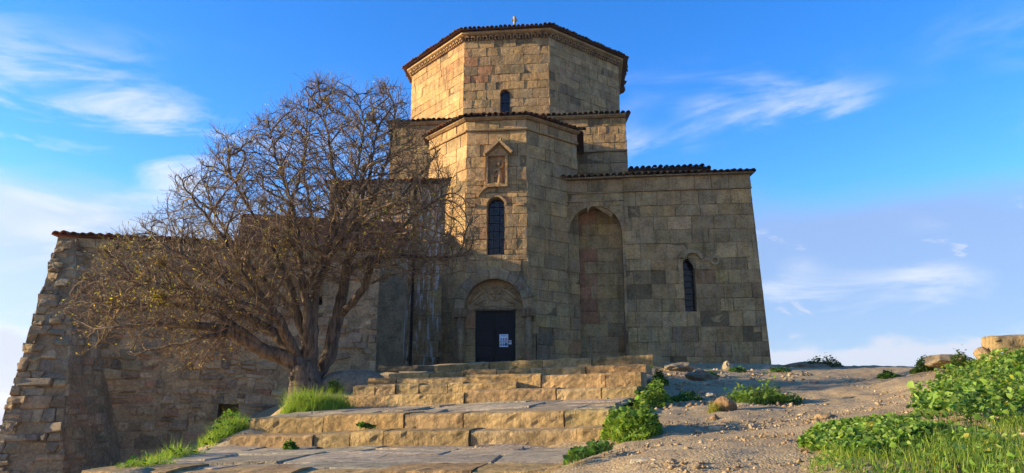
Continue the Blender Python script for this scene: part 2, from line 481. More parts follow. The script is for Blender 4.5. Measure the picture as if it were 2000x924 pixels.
def backing(face, poly, holes, d, name, mat, parent, tint):
    """the wall body behind the stones, with its openings left out"""
    ulo = min(q[0] for q in poly) ; uhi = max(q[0] for q in poly)
    e = sorted({min(q[1] for q in poly), max(q[1] for q in poly), *[x for h in holes for x in (h.w0, h.wt)]})
    b = MB()
    for wa, wb in zip(e, e[1:]):
        hs = sorted([h for h in holes if h.w0 < (wa + wb) / 2 < h.wt], key=lambda h: h.uc)
        edges = [ulo] + [ (hs[i].uc + hs[i + 1].uc) / 2 for i in range(len(hs) - 1)] + [uhi]
        for i in range(max(1, len(hs))):
            rect = (edges[i], edges[i + 1] if hs else uhi, wa, wb)
            pcs = cut_hole(rect, hs[i]) if hs else [[(ulo, wa), (uhi, wa), (uhi, wb), (ulo, wb)]]
            for pc in pcs:
                pc = dedupe(clip_convex(pc, poly), .003)
                if len(pc) >= 3: b.add([face.pt(q[0], q[1], d) for q in pc], [list(range(len(pc)))], tint)
    return b.build(name, mat, parent)
def reveal(face, h, d0, d1, name, mat, parent, tint, n=14, splay=0.0):
    o = h.outline(n); b = MB(); V = []; Fc = []
    for (u, w_) in o:
        V += [face.pt(u, w_, d0), face.pt(h.uc + (u - h.uc) * (1 - splay), w_, d1)]
    m = len(o)
    for i in range(m):
        j = (i + 1) % m; Fc.append([2 * i, 2 * j, 2 * j + 1, 2 * i + 1])
    b.add(V, Fc, tint); return b.build(name, mat, parent)
def prism(foot, z0, z1, name, mat, parent, tint=(.3, .25, .18)):
    n = len(foot); V = [Vector((p[0], p[1], z0)) for p in foot] + [Vector((p[0], p[1], z1)) for p in foot]
    Fc = [[i, (i + 1) % n, n + (i + 1) % n, n + i] for i in range(n)] + [list(range(n))[::-1], [n + i for i in range(n)]]
    b = MB(); b.add(V, Fc, tint); return b.build(name, mat, parent)
def strip_along(pts, prof, closed=False):
    """sweep a profile [(out, up)] along a horizontal polyline with mitred corners; outward = right of travel"""
    n = len(pts); V = []; m = len(prof)
    for i, p in enumerate(pts):
        d1 = (pts[i] - pts[i - 1]) if i > 0 else (pts[1] - pts[0]); d2 = (pts[i + 1] - pts[i]) if i < n - 1 else d1
        d1 = Vector((d1.x, d1.y, 0)).normalized(); d2 = Vector((d2.x, d2.y, 0)).normalized()
        n1 = Vector((d1.y, -d1.x, 0)); n2 = Vector((d2.y, -d2.x, 0)); b = (n1 + n2); b = b / max(b.dot(n1), .3)
        for (o, up) in prof: V.append(p + b * o + Vector((0, 0, up)))
    Fc = []
    for i in range(n - 1):
        for k in range(m):
            k2 = (k + 1) % m; Fc.append([i * m + k, (i + 1) * m + k, (i + 1) * m + k2, i * m + k2])
    Fc.append(list(range(m))); Fc.append([(n - 1) * m + k for k in range(m)][::-1])
    return V, Fc
def jit_c(c, a=.105, h=.02):
    k = 1 + rnd.gauss(0, a); return tuple(max(.01, x * k * (1 + rnd.gauss(0, h))) for x in c)

def noise_box(P, ux, uy, uz, nx, ny, nz, amp, seed):
    """block with its front and top roughened; P = front-left-bottom corner, ux along, uy back, uz up"""
    V, Fc, ids = [], [], {}
    def vid(i, j, k):
        if (i, j, k) in ids: return ids[i, j, k]
        a, b_, c = i / nx, j / ny, k / nz
        p = P + ux * a + uy * b_ + uz * c
        # rounded arris
        rr = .016
        edge = (k == nz) + (j == 0); p = p + (Vector((0, 0, -rr)) + uy.normalized() * rr if edge == 2 else Vector((0, 0, 0)))
        if i in (0, nx): p += ux.normalized() * (.004 if i == 0 else -.004) * (1 + (edge > 0))
        q = p * 3.1 + Vector((seed, seed * .37, 0)); nn = noise.noise_vector(q) * .5 + noise.noise_vector(q * 2.9) * .38 + noise.noise_vector(q * 6.5) * .3
        p = p + Vector((nn.x * .35, nn.y, nn.z * .6)) * amp * (1.25 if j == 0 else .7)
        ids[i, j, k] = len(V); V.append(p); return ids[i, j, k]
    for i in range(nx):
        for k in range(nz): Fc.append([vid(i, 0, k), vid(i + 1, 0, k), vid(i + 1, 0, k + 1), vid(i, 0, k + 1)])
        for j in range(ny): Fc.append([vid(i, j, nz), vid(i + 1, j, nz), vid(i + 1, j + 1, nz), vid(i, j + 1, nz)])
    for k in range(nz):
        for j in range(ny):
            Fc.append([vid(0, j + 1, k), vid(0, j, k), vid(0, j, k + 1), vid(0, j + 1, k + 1)])
            Fc.append([vid(nx, j, k), vid(nx, j + 1, k), vid(nx, j + 1, k + 1), vid(nx, j, k + 1)])
    return V, Fc
# roof tiles: one barrel tile, shared
def tile_mesh(name, r, L, tint, mat, th=.018):
    V, Fc = [], []; n = 6
    for yi, (y, s) in enumerate(((0, 1.0), (L, .84))):
        for i in range(n + 1):
            a = math.pi * i / n
            V.append((math.cos(a) * r * s, y, math.sin(a) * r * s + (.0 if yi == 0 else -.0)))
        for i in range(n + 1):
            a = math.pi * i / n
            V.append((math.cos(a) * (r - th) * s, y, math.sin(a) * (r - th) * s))
    k = n + 1
    for i in range(n):
        Fc += [[i, i + 1, 2 * k + i + 1, 2 * k + i], [k + i + 1, k + i, 3 * k + i, 3 * k + i + 1], [i + 1, i, k + i, k + i + 1]]
    Fc += [[0, 2 * k, 3 * k, k], [n, k + n, 3 * k + n, 2 * k + n]]
    me = bpy.data.meshes.new(name); me.from_pydata(V, [], Fc)
    a = me.color_attributes.new('tint', 'FLOAT_COLOR', 'POINT')
    for d in a.data: d.color = (*tint, 1)
    me.materials.append(mat); me.shade_smooth()
    return me
TILES = [tile_mesh('roof_tile', .115, .62, c, M['tile']) for c in ((.11, .062, .048), (.075, .055, .048), (.15, .07, .05), (.06, .05, .045), (.10, .085, .06))]
TILES_RED = [tile_mesh('roof_tile', .115, .62, c, M['tile']) for c in ((.21, .085, .06), (.15, .07, .052), (.26, .11, .075), (.11, .065, .05))]
def eave_tiles(P0, P1, out, parent, pitch=20, over=.08, sp=.235, lib=None, rows=2):
    lib = lib or TILES
    L = (P1 - P0).length; t = (P1 - P0).normalized(); n = max(1, int(L / sp))
    up = Vector((0, 0, 1)); out = Vector(out).normalized()
    yd = (-out * math.cos(R(pitch)) + up * math.sin(R(pitch))).normalized()
    for r_ in range(rows):
        for i in range(n):
            me = rnd.choice(lib); o = bpy.data.objects.new('roof_tile', me); col.objects.link(o)
            a = R(rnd.gauss(0, 3.5)); yy = (yd + t * a + up * rnd.gauss(0, .02)).normalized()
            zz = (t.cross(yy)).normalized(); zz = zz if zz.z > 0 else -zz; xx = yy.cross(zz)
            p = P0 + t * ((i + .5) * L / n) + out * (over + rnd.gauss(0, .03)) + yd * (r_ * .52) + up * (rnd.uniform(-.015, .02) + .02 * (r_ == 0) * 0)
            o.matrix_world = Matrix(((xx.x, yy.x, zz.x, p.x), (xx.y, yy.y, zz.y, p.y), (xx.z, yy.z, zz.z, p.z), (0, 0, 0, 1)))
            o.parent = parent
def roof_sheet(V, Fc, name, parent, tint=(.14, .075, .055)):
    b = MB(); b.add(V, Fc, tint); return b.build(name, M['tile'], parent)

# ================================================================ TERRAIN
ctrl = []
for x, y, Y in ((1300, 924, 5), (1400, 850, 8.0), (1400, 800, 10.6), (1450, 760, 14), (1450, 732, 19), (1450, 713, 26),
                (1650, 717, 25), (1650, 850, 6.3), (1700, 785, 11.3), (1700, 745, 16), (1560, 724, 22), (1880, 860, 5.1), (1900, 800, 6.9),
                (1950, 735, 9.3), (2000, 712, 10), (1790, 800, 8.2), (1700, 900, 4.6), (1500, 915, 5.0), (1330, 730, 19), (1300, 760, 14), (1820, 722, 14.5), (1980, 707, 12.3), (1250, 880, 7.2), (1300, 830, 9)):
    ctrl.append(at(x, y, Y))
ctrl += [Vector(v) for v in (
    (0, 0, -1.65), (-3, 0, -1.9), (4, 0, -1.35), (8, 2, -.9), (0, 4, -1.2), (-4, 4, -1.5), (11, 6, .3), (15, 10, .8), (13, 14, .9),
    (-2, 7, -1.0), (-1, 10, -.9), (-3.5, 9.5, -.95), (-1, 12, -.5), (-.5, 14, -.2), (0, 16, .35), (0, 20, .85), (0, 26, 1.25), (-3, 26, 1.1),
    (-4.35, 7, -.80), (-4.5, 9, -.80), (-5.3, 8, -1.7), (-7, 10, -2.8), (-6.2, 12, -2.2), (-5.5, 10, -1.7), (-4.75, 11, -.75), (-4.7, 12.4, -.75), (-4.0, 13.4, -.30), (-3.3, 13.6, -.35), (-3.2, 14.6, -.15), (-4.9, 13.4, -1.0), (-4.3, 15.4, .08), (-5.1, 14.6, -.75), (-5.6, 15.8, -.7), (-6.8, 15, -1.9),
    (-4.9, 17, -.1), (-3.4, 17, .4), (-3, 20, .8), (-5, 20, .2), (-5, 26, .9), (-9, 19, -2.0), (-12, 19, -2.7), (-14, 14, -3.6), (-10, 5, -3.6), (-20, 20, -6), (-20, 5, -7),
    (-14, 30, -3), (-8, 28, .3), (3, 30, 1.35), (10, 30, 1.3), (10, 27, 1.22), (14, 27, 1.1), (5, 42, .4), (16, 38, -1), (22, 24, -.3), (26, 12, -.6), (-5, 45, -1), (30, 30, -4), (0, -15, -4), (15, -10, -2.5), (-15, -10, -7), (30, -5, -3))]
C = np.array([tuple(v) for v in ctrl])
def tps_k(r2): return np.where(r2 > 1e-9, .5 * r2 * np.log(r2 + 1e-12), 0)
n_ = len(C); D2 = ((C[:, None, :2] - C[None, :, :2]) ** 2).sum(-1)
A_ = np.zeros((n_ + 3, n_ + 3)); A_[:n_, :n_] = tps_k(D2) + np.eye(n_) * .04
A_[:n_, n_] = 1; A_[:n_, n_ + 1:] = C[:, :2]; A_[n_, :n_] = 1; A_[n_ + 1:, :n_] = C[:, :2].T
sol = np.linalg.solve(A_, np.concatenate([C[:, 2], [0, 0, 0]]))
def ground_z(X, Y):
    X = np.atleast_1d(np.asarray(X, float)); Y = np.atleast_1d(np.asarray(Y, float)); s_ = X.shape
    x = X.ravel(); y = Y.ravel(); z = np.empty(len(x))
    for a in range(0, len(x), 20000):
        q = slice(a, a + 20000)
        d = (x[q, None] - C[None, :, 0]) ** 2 + (y[q, None] - C[None, :, 1]) ** 2
        z[q] = tps_k(d) @ sol[:n_] + sol[n_] + sol[n_ + 1] * x[q] + sol[n_ + 2] * y[q]
    r = np.hypot(x - 2, y - 18)
    fall = -2 - np.clip(r - 30, 0, None) * .45
    fall = np.maximum(fall, -230 + 0 * r)
    t = np.clip((r - 24) / 14, 0, 1); t = t * t * (3 - 2 * t)
    z = z * (1 - t) + fall * t
    return z.reshape(s_)
def gz(x, y): return float(ground_z(x, y)[0])
def axis(lo, hi, fine_lo, fine_hi, step):
    mid = list(np.arange(fine_lo, fine_hi + 1e-6, step)); a = []; s_ = step; x = fine_hi
    while x < hi: s_ = s_ * 1.22; x += s_; a.append(x)
    b = []; s_ = step; x = fine_lo
    while x > lo: s_ = s_ * 1.22; x -= s_; b.append(x)
    return np.array(b[::-1] + mid + a)
gx = axis(-9000, 9000, -8, 13, .11); gy = axis(-9000, 14000, 3.5, 29, .11)
GX, GY = np.meshgrid(gx, gy); GZ = ground_z(GX, GY)
near = (np.abs(GX) < 40) & (GY < 60) & (GY > -20)
for i, j in zip(*np.nonzero(near)):
    p = (GX[i, j], GY[i, j], 0)
    GZ[i, j] += .055 * noise.fractal((p[0] * 1.1, p[1] * 1.1, 3.3), .9, 2.1, 4) + .028 * noise.fractal((p[0] * 3.7, p[1] * 3.7, 1), .8, 2.2, 3)
ny_, nx_ = GX.shape
idx = np.arange(ny_ * nx_).reshape(ny_, nx_)
Q = np.stack([idx[:-1, :-1], idx[:-1, 1:], idx[1:, 1:], idx[1:, :-1]], -1).reshape(-1, 4)
ground = quads_mesh('ground', np.stack([GX, GY, GZ], -1).reshape(-1, 3), Q, M['ground'], smooth=True)
tag(ground, kind='structure')

# ================================================================ CHURCH
TH = R(6.0)
U = Vector((math.cos(TH), -math.sin(TH), 0)); Vd = Vector((math.sin(TH), math.cos(TH), 0))
A0 = at(912, 236, 28.0)
HW = 1.255; SL = 2.05
O0 = Vector((A0.x, A0.y, 0)) + U * HW
def L(u, v, z=0.0): return O0 + U * u + Vd * v + Vector((0, 0, z))
def uw(px, py, v):
    f = Face(L(0, v), U, -Vd); return f.px(px, py)
church = empty('church', L(0, 0, 1.2)); church.matrix_world = Matrix.Translation(L(0, 0, 1.2))
tag(church, 'tall sandstone church with polygonal apse, octagonal drum and dark tiled roofs on the hilltop', 'church')
bpy.context.view_layer.update()
def part(o):                                   # keep world coordinates when parented to the church Empty
    o.parent = church; o.matrix_parent_inverse = church.matrix_world.inverted(); return o
SAND = (.375, .29, .175); GREY = (.335, .272, .180); RED = (.335, .215, .14); PALE = (.40, .325, .215); DARKS = (.275, .225, .155)
def tint_mix(w_):
    def f(u, w__):
        r = rnd.random(); acc = 0
        for c, p in w_:
            acc += p
            if r < acc: return jit_c(c)
        return jit_c(w_[0][0])
    return f
t_main = tint_mix(((SAND, .45), (GREY, .38), (PALE, .07), (DARKS, .06), (RED, .04)))
t_wing = tint_mix(((GREY, .46), (SAND, .22), (PALE, .17), (DARKS, .13), (RED, .02)))
def section(name, label=None):
    o = part(empty(name)); return o
ALL = []
EAVE_Z = A0.z - .04
# ---- apse faces
apse_pts = [(-HW - SL - .0, SL), (-HW, 0), (HW, 0), (HW + SL, SL)]
aw = bpy.data.objects.new
def wall_face(name, f, poly, holes, tint, mat='ashlar', deep=.45, limit=10 ** 6, **kw):
    b = part(backing(f, poly, holes, -.03, name, M['mortar'], None, (.17, .145, .105)))
    st = ashlar(f, poly, holes, tint, **kw)
    emit(st, 'stone_block', M[mat], b, limit)
    return b
def fit(o, parent):
    o.parent = parent; o.matrix_parent_inverse = parent.matrix_world.inverted(); return o

fA = Face(L(0, 0), U, -Vd)
du = (L(HW + SL, SL) - L(HW, 0)).normalized()
fAR = Face(L(HW, 0), du)
dl = (L(-HW, 0) - L(-HW - SL, SL)).normalized()
fAL = Face(L(-HW - SL, SL), dl)
SLEN = SL * math.sqrt(2)
BASE = .7
BAND = EAVE_Z - .47
u0, w_t = fA.px(952, 386); u1, w_b = fA.px(984.5, 497)
win_a = Hole((u0 + u1) / 2, (u1 - u0) / 2, w_b, w_t)
# relief panel recess
ru0, rw1 = fA.px(953, 306); ru1, rw0 = fA.px(987, 361)
rel = Hole((ru0 + ru1) / 2, (ru1 - ru0) / 2, rw0, rw1, arch=False)
wa_front = wall_face('apse_wall', fA, [(-HW, BASE), (HW, BASE), (HW, BAND), (-HW, BAND)], [win_a, rel], t_main, hr=(.42, .60), wr=(.45, 1.0))
wa_right = wall_face('apse_wall', fAR, [(0, BASE), (SLEN, BASE), (SLEN, BAND), (0, BAND)], [], t_wing, hr=(.42, .60), wr=(.5, 1.15))
wa_left = wall_face('apse_wall', fAL, [(0, BASE), (SLEN, BASE), (SLEN, BAND), (0, BAND)], [], tint_mix(((SAND, .75), (PALE, .15), (GREY, .1))), hr=(.42, .60), wr=(.5, 1.1), jit=.003, tilt=.006)
# frieze band above the moulding
for f, ln, o_ in ((fA, (-HW, HW), wa_front), (fAR, (0, SLEN), wa_right), (fAL, (0, SLEN), wa_left)):
    f2 = f.shifted(.03)
    emit(ashlar(f2, [(ln[0], BAND + .09), (ln[1], BAND + .09), (ln[1], EAVE_Z), (ln[0], EAVE_Z)], [], t_main, hr=(.38, .5), wr=(.4, .9), depth=.08), 'stone_block', M['ashlar'], o_)
def around(off=0.0, z=0.0):
    return [L(-HW - SL, SL, z), L(-HW, 0, z), L(HW, 0, z), L(HW + SL, SL, z)]
b = MB(); b.add(*strip_along(around(0, BAND), [(-.05, 0), (.07, .0), (.095, .045), (.07, .09), (-.05, .09)]), (.36, .29, .19)); part(b.build('moulding', M['ashlar']))
b = MB(); b.add(*strip_along(around(0, EAVE_Z), [(-.05, .003), (.10, .003), (.22, .07), (.22, .10), (-.05, .10)]), (.34, .28, .20)); part(b.build('cornice', M['ashlar']))
part(prism([tuple(L(u, v).xy) for u, v in ((-HW + .2, .5), (HW - .2, .5), (HW + SL - .35, SL + .3), (HW + SL - .35, 7), (-HW - SL + .35, 7), (-HW - SL + .35, SL + .3))], -2, EAVE_Z - .02, 'wall_core', M['core'], None))
# apse roof
apex = L(0, 5.2, EAVE_Z + 1.55); ez_ = EAVE_Z + .12
ro = [L(-HW - SL - .3, 6, ez_), L(-HW - SL - .3, SL - .06, ez_), L(-HW - .12, -.25, ez_), L(HW + .12, -.25, ez_), L(HW + SL + .3, SL - .06, ez_), L(HW + SL + .3, 6, ez_)]
rf = part(roof_sheet(ro + [apex], [[i, i + 1, 6] for i in range(5)], 'roof', None))
for a, b_, fo in ((1, 2, fAL.N), (2, 3, fA.N), (3, 4, fAR.N)): eave_tiles(ro[a], ro[b_], fo, rf, 19)

# ---- apse window, niche hood and relief
def arched_window(f, h, depth, name='window', bars=(3, 7)):
    rv = part(reveal(f, h, 0, -depth, name, M['ashlar'], None, (.34, .275, .185)))
    o = h.outline(14)
    b = MB(); b.add([f.pt(u, w_, -depth + .02) for u, w_ in o], [list(range(len(o)))[::-1]], (1, 1, 1))
    fit(b.build('pane', M['glass']), rv)
    for i in range(1, bars[0]):
        u = h.uc - h.half + 2 * h.half * i / bars[0]
        top = h.ws + (math.sqrt(max(h.half ** 2 - (u - h.uc) ** 2, 0)) if h.arch else 0)
        b = MB(); b.add(*tube([f.pt(u, h.w0, -depth + .05), f.pt(u, top, -depth + .05)], [.012] * 2, 4)); fit(b.build('glazing_bar', M['iron']), rv)
    for i in range(1, bars[1]):
        w_ = h.w0 + (h.wt - h.w0) * i / bars[1]; k = h.hw(w_)
        b = MB(); b.add(*tube([f.pt(h.uc - k, w_, -depth + .045), f.pt(h.uc + k, w_, -depth + .045)], [.012] * 2, 4)); fit(b.build('glazing_bar', M['iron']), rv)
    return rv
arched_window(fA, win_a, .35)
def arc_strip(f, uc, ws, r0, r1, a0, a1, d0, d1, n=16, e=None):
    """curved bar with rectangular section on a face, front at d1, back at d0; a flat bracket of length e at each end"""
    V, Fc = [], []
    for i in range(n + 1):
        a = a0 + (a1 - a0) * i / n
        for r_, d in ((r0, d0), (r0, d1), (r1, d1), (r1, d0)): V.append(f.pt(uc + r_ * math.cos(a), ws + r_ * math.sin(a), d))
    for i in range(n):
        for k in range(4):
            Fc.append([i * 4 + k, i * 4 + (k + 1) % 4, (i + 1) * 4 + (k + 1) % 4, (i + 1) * 4 + k])
    Fc += [[0, 3, 2, 1], [n * 4 + k for k in range(4)]]
    return V, Fc
b = MB(); hu, hw_ = win_a.uc, win_a.ws
b.add(*arc_strip(fA, hu, hw_ + .05, .78, .90, R(155), R(62), -.02, .10), (.40, .31, .19))
b.add(*arc_strip(fA, hu, hw_, win_a.half + .02, win_a.half + .10, R(180), 0, -.02, .03), (.38, .30, .19))
for s_ in (-1, 1): b.add(*box(fA.pt(hu + s_ * 1.0, hw_ + .02, .02), fA.U * .16, fA.W * .06, fA.N * .06, .01), (.38, .29, .18))
part(b.build('hood_mould', M['ashlar']))
rp = part(reveal(fA, rel, .0, -.11, 'relief_panel', M['ashlar'], None, (.38, .28, .18)))
b = MB()
V = [fA.pt(rel.uc - rel.half, rel.w0, -.10), fA.pt(rel.uc + rel.half, rel.w0, -.10), fA.pt(rel.uc + rel.half, rel.wt, -.10), fA.pt(rel.uc - rel.half, rel.wt, -.10)]
b.add(V, [[0, 1, 2, 3]], (.36, .27, .18)); fit(b.build('panel_ground', M['ashlar']), rp)
def blob_chain(f, pts, rr, d):
    P = [f.pt(u, w_, d) for u, w_ in pts]; return tube(P, rr, 6)
uc, w0r, hR = rel.uc, rel.w0, rel.wt - rel.w0
fig = MB()     # standing robed figure turned left, hand raised, and a kneeling smaller figure
ct = (.40, .30, .19)
fig.add(*blob_chain(fA, [(uc + .12, w0r), (uc + .13, w0r + .3), (uc + .11, w0r + .55), (uc + .10, w0r + .78)], [.13, .12, .10, .07], -.06), ct)
fig.add(*blob_chain(fA, [(uc + .09, w0r + .80), (uc + .08, w0r + .9), (uc + .07, w0r + 1.0)], [.05, .085, .05], -.03), ct)
fig.add(*blob_chain(fA, [(uc + .1, w0r + .70), (uc - .06, w0r + .62), (uc - .12, w0r + .50)], [.06, .045, .03], -.02), ct)
fig.add(*blob_chain(fA, [(uc + .16, w0r + .72), (uc + .24, w0r + .85), (uc + .25, w0r + 1.02)], [.06, .045, .04], -.03), ct)
fit(fig.build('standing_figure', M['ashlar'], None, True), rp)
fig = MB()
fig.add(*blob_chain(fA, [(uc - .34, w0r + .03), (uc - .22, w0r + .10), (uc - .16, w0r + .24), (uc - .2, w0r + .40), (uc - .26, w0r + .52)], [.05, .085, .09, .075, .05], -.06), ct)
fig.add(*blob_chain(fA, [(uc - .27, w0r + .52), (uc - .27, w0r + .60), (uc - .26, w0r + .67)], [.04, .06, .035], -.11), ct)
fig.add(*blob_chain(fA, [(uc - .2, w0r + .40), (uc - .05, w0r + .36), (uc + .02, w0r + .40)], [.045, .035, .03], -.02), ct)
fit(fig.build('kneeling_figure', M['ashlar'], None, True), rp)
# frame and gabled hood
b = MB()
for s_ in (-1, 1): b.add(*box(fA.pt(rel.uc + s_ * (rel.half + .045), (rel.w0 + rel.wt) / 2, .035), fA.U * .045, fA.W * (hR / 2), fA.N * .055, .006), (.41, .31, .19))
b.add(*box(fA.pt(rel.uc, rel.w0 - .05, .05), fA.U * (rel.half + .10), fA.W * .048, fA.N * .07, .008), (.40, .30, .19))
fit(b.build('frame', M['ashlar']), rp)
hood = MB()
pk = fA.px(976, 281); lf = fA.px(948, 306); rt = fA.px(999, 302)
for (a, c) in ((lf, pk), (pk, rt)):
    dx, dy = c[0] - a[0], c[1] - a[1]; l_ = math.hypot(dx, dy); nx, ny = -dy / l_, dx / l_
    V = []
    for d in (-.02, .27):
        for q in ((a[0], a[1]), (c[0], c[1]), (c[0] + nx * .10, c[1] + ny * .10), (a[0] + nx * .10, a[1] + ny * .10)): V.append(fA.pt(q[0], q[1], d))
    hood.add(V, [[0, 1, 2, 3], [7, 6, 5, 4], [0, 4, 5, 1], [1, 5, 6, 2], [2, 6, 7, 3], [3, 7, 4, 0]], (.38, .30, .20))
hood.add([fA.pt(lf[0] + .1, lf[1], .06), fA.pt(rt[0] - .1, lf[1], .06), fA.pt(pk[0], pk[1] - .02, .06)], [[0, 1, 2]], (.36, .28, .19))
hood.add(*box(fA.pt(pk[0], pk[1] + .14, .12), fA.U * .09, fA.W * .09, fA.N * .1, .03), (.38, .31, .21))
part(hood.build('niche_hood', M['ashlar']))

# ---- portal
fP = fA.shifted(.55)
pl, pt_ = fP.px(926, 604); pr, pb = fP.px(1004.5, 706)
ac = (pl + pr) / 2 - .02
aw0 = fP.px(0, 604)[1] if False else pt_
r_in = .5 * (fP.px(1021, 600)[0] - fP.px(905, 600)[0]); r_out = fP.px(1043, 600)[0] - ac
PB = .75
portal = part(empty('portal'))
SPR = pt_ + .03
# voussoirs
nv = 11; st = []
for i in range(nv):
    a0 = math.pi * i / nv; a1 = math.pi * (i + 1) / nv
    V, Fc = [], []
    ns = 3; g = .006
    ro_ = r_out * rnd.uniform(.97, 1.03); pf = rnd.gauss(0, .015)
    for k in range(ns + 1):
        a = a0 + g + (a1 - a0 - 2 * g) * k / ns
        for r_, d in ((r_in, -.5), (r_in, pf), (r_in + .09, pf + .02), (ro_ - .03, pf + .02), (ro_, pf - .03), (ro_, -.5)):
            V.append(fP.pt(ac + r_ * math.cos(a) + rnd.gauss(0, .004), SPR + r_ * math.sin(a) + rnd.gauss(0, .004), d))
    for k in range(ns):
        for m_ in range(6): Fc.append([k * 6 + m_, k * 6 + (m_ + 1) % 6, (k + 1) * 6 + (m_ + 1) % 6, (k + 1) * 6 + m_])
    Fc += [list(range(6))[::-1], [ns * 6 + m_ for m_ in range(6)]]
    mesh('voussoir', V, Fc, M['ashlar'], portal, jit_c((.25, .235, .20) if i in (1, 2, 3, 4, 8) else (.27, .23, .165), .13))
# spandrel mass joining arch to the wall, jamb piers, half columns and capitals
for s_ in (-1, 1):
    # half column
    cu = ac + s_ * (r_in + .17)
    b = MB(); b.add(*tube([fP.pt(cu, PB, -.12), fP.pt(cu, SPR - .34, -.12)], [.135, .13], 12), (.27, .215, .155)); fit(b.build('column', M['ashlar'], None, True), portal)
    b = MB(); b.add(*box(fP.pt(cu, SPR - .17, -.12), fP.U * .24, fP.W * .165, fP.N * .17, .012), (.22, .185, .145)); 
    for q in range(3): b.add(*tube([fP.pt(cu - .15 + .15 * q, SPR - .30, .06), fP.pt(cu - .15 + .15 * q, SPR - .06, .075)], [.035, .06], 6), (.22, .185, .145))
    fit(b.build('capital', M['ashlar']), portal)
    # outer pier behind the column, back to the wall
    ex0 = ac + s_ * (r_out + .02); ex1 = ac + s_ * r_in
    st = ashlar(fP.shifted(-.28), [(min(ex0, ex1), PB), (max(ex0, ex1), PB), (max(ex0, ex1), SPR - .003), (min(ex0, ex1), SPR - .003)], [], tint_mix(((DARKS, .5), (RED, .15), (GREY, .35))), hr=(.45, .7), wr=(.5, .9), depth=.5)
    emit(st, 'stone_block', M['ashlar'], portal)
    # inner jamb beside the door
    d0 = pl if s_ < 0 else pr; d1 = ac + s_ * (r_in + .02)
    st = ashlar(fP.shifted(-.40), [(min(d0, d1), PB), (max(d0, d1), PB), (max(d0, d1), pt_), (min(d0, d1), pt_)], [], tint_mix(((GREY, .6), (RED, .25), (SAND, .15))), hr=(.5, .9), wr=(.6, .9), depth=.3)
    emit(st, 'stone_block', M['ashlar'], portal)
# tympanum with medallion, cross and two angels
b = MB(); o = [(ac + (r_in + .02) * math.cos(math.pi * i / 20), SPR + (r_in + .02) * math.sin(math.pi * i / 20)) for i in range(21)]
o = [(o[0][0], pt_)] + o + [(o[-1][0], pt_)]
b.add([fP.pt(u, w_, -.36) for u, w_ in o], [list(range(len(o)))], (.33, .27, .19)); ty = fit(b.build('tympanum', M['ashlar']), portal)
fT = fP.shifted(-.36); mc = SPR + .62
def rel_part(name, chains):
    b = MB()
    for pts, rr in chains: b.add(*tube([fT.pt(ac + u, mc + w_, .01) for u, w_ in pts], rr, 6), (.35, .285, .20))
    return fit(b.build(name, M['ashlar'], None, True), ty)
ring = lambda r_, n=20: [(r_ * math.cos(2 * math.pi * i / n), r_ * math.sin(2 * math.pi * i / n)) for i in range(n + 1)]
rel_part('medallion', [(ring(.27), [.035] * 21)])
rel_part('cross', [([(-.2, 0), (-.05, 0), (.05, 0), (.2, 0)], [.055, .025, .025, .055]), ([(0, -.2), (0, -.05), (0, .05), (0, .2)], [.055, .025, .025, .055])])
for s_ in (-1, 1):
    rel_part('angel', [([(s_ * .30, .10), (s_ * .42, .12), (s_ * .58, .02), (s_ * .78, -.16), (s_ * 1.0, -.36)], [.035, .06, .085, .075, .03]),
                       ([(s_ * .42, .17), (s_ * .43, .24), (s_ * .42, .30)], [.035, .065, .03]),
                       ([(s_ * .50, .12), (s_ * .66, .26), (s_ * .84, .16), (s_ * .98, -.06)], [.04, .05, .04, .02]),
                       ([(s_ * .52, .08), (s_ * .72, .10), (s_ * .90, -.08)], [.03, .04, .02]),
                       ([(s_ * .30, -.15), (s_ * .45, -.24), (s_ * .62, -.34), (s_ * .8, -.42)], [.03, .055, .06, .03]),
                       ([(s_ * .36, .02), (s_ * .28, -.06)], [.03, .02])])
rel_part('ledge', [([(-.62, .46), (.62, .46)], [.022, .022])])
rel_part('scroll', [([(-.75, -.42), (-.4, -.5), (-.1, -.46), (.2, -.52), (.55, -.46), (.8, -.5)], [.03, .045, .03, .045, .03, .04])])
b = MB(); b.add(*box(fP.pt((pl + pr) / 2, pt_ + .02, -.40), fP.U * ((pr - pl) / 2 + .05), fP.W * .035, fP.N * .08), (.14, .12, .10)); fit(b.build('lintel', M['ashlar']), portal)
# the spandrel behind the arch, between portal and apse faces
b = MB(); o = [(ac + (r_out - .03) * math.cos(math.pi * i / 20), SPR + (r_out - .03) * math.sin(math.pi * i / 20)) for i in range(21)]
o = [(o[0][0], PB)] + o + [(o[-1][0], PB)]
V = [fP.pt(u, w_, -.42) for u, w_ in o] + [fP.pt(u, w_, -1.3) for u, w_ in o]; n = len(o)
hh = Hole((pl + pr) / 2, (pr - pl) / 2, PB, pt_, False)
b.add(V, [[i, i + 1, n + i + 1, n + i] for i in range(n - 1)], (.31, .265, .19)); fit(b.build('portal_core', M['ashlar']), portal)
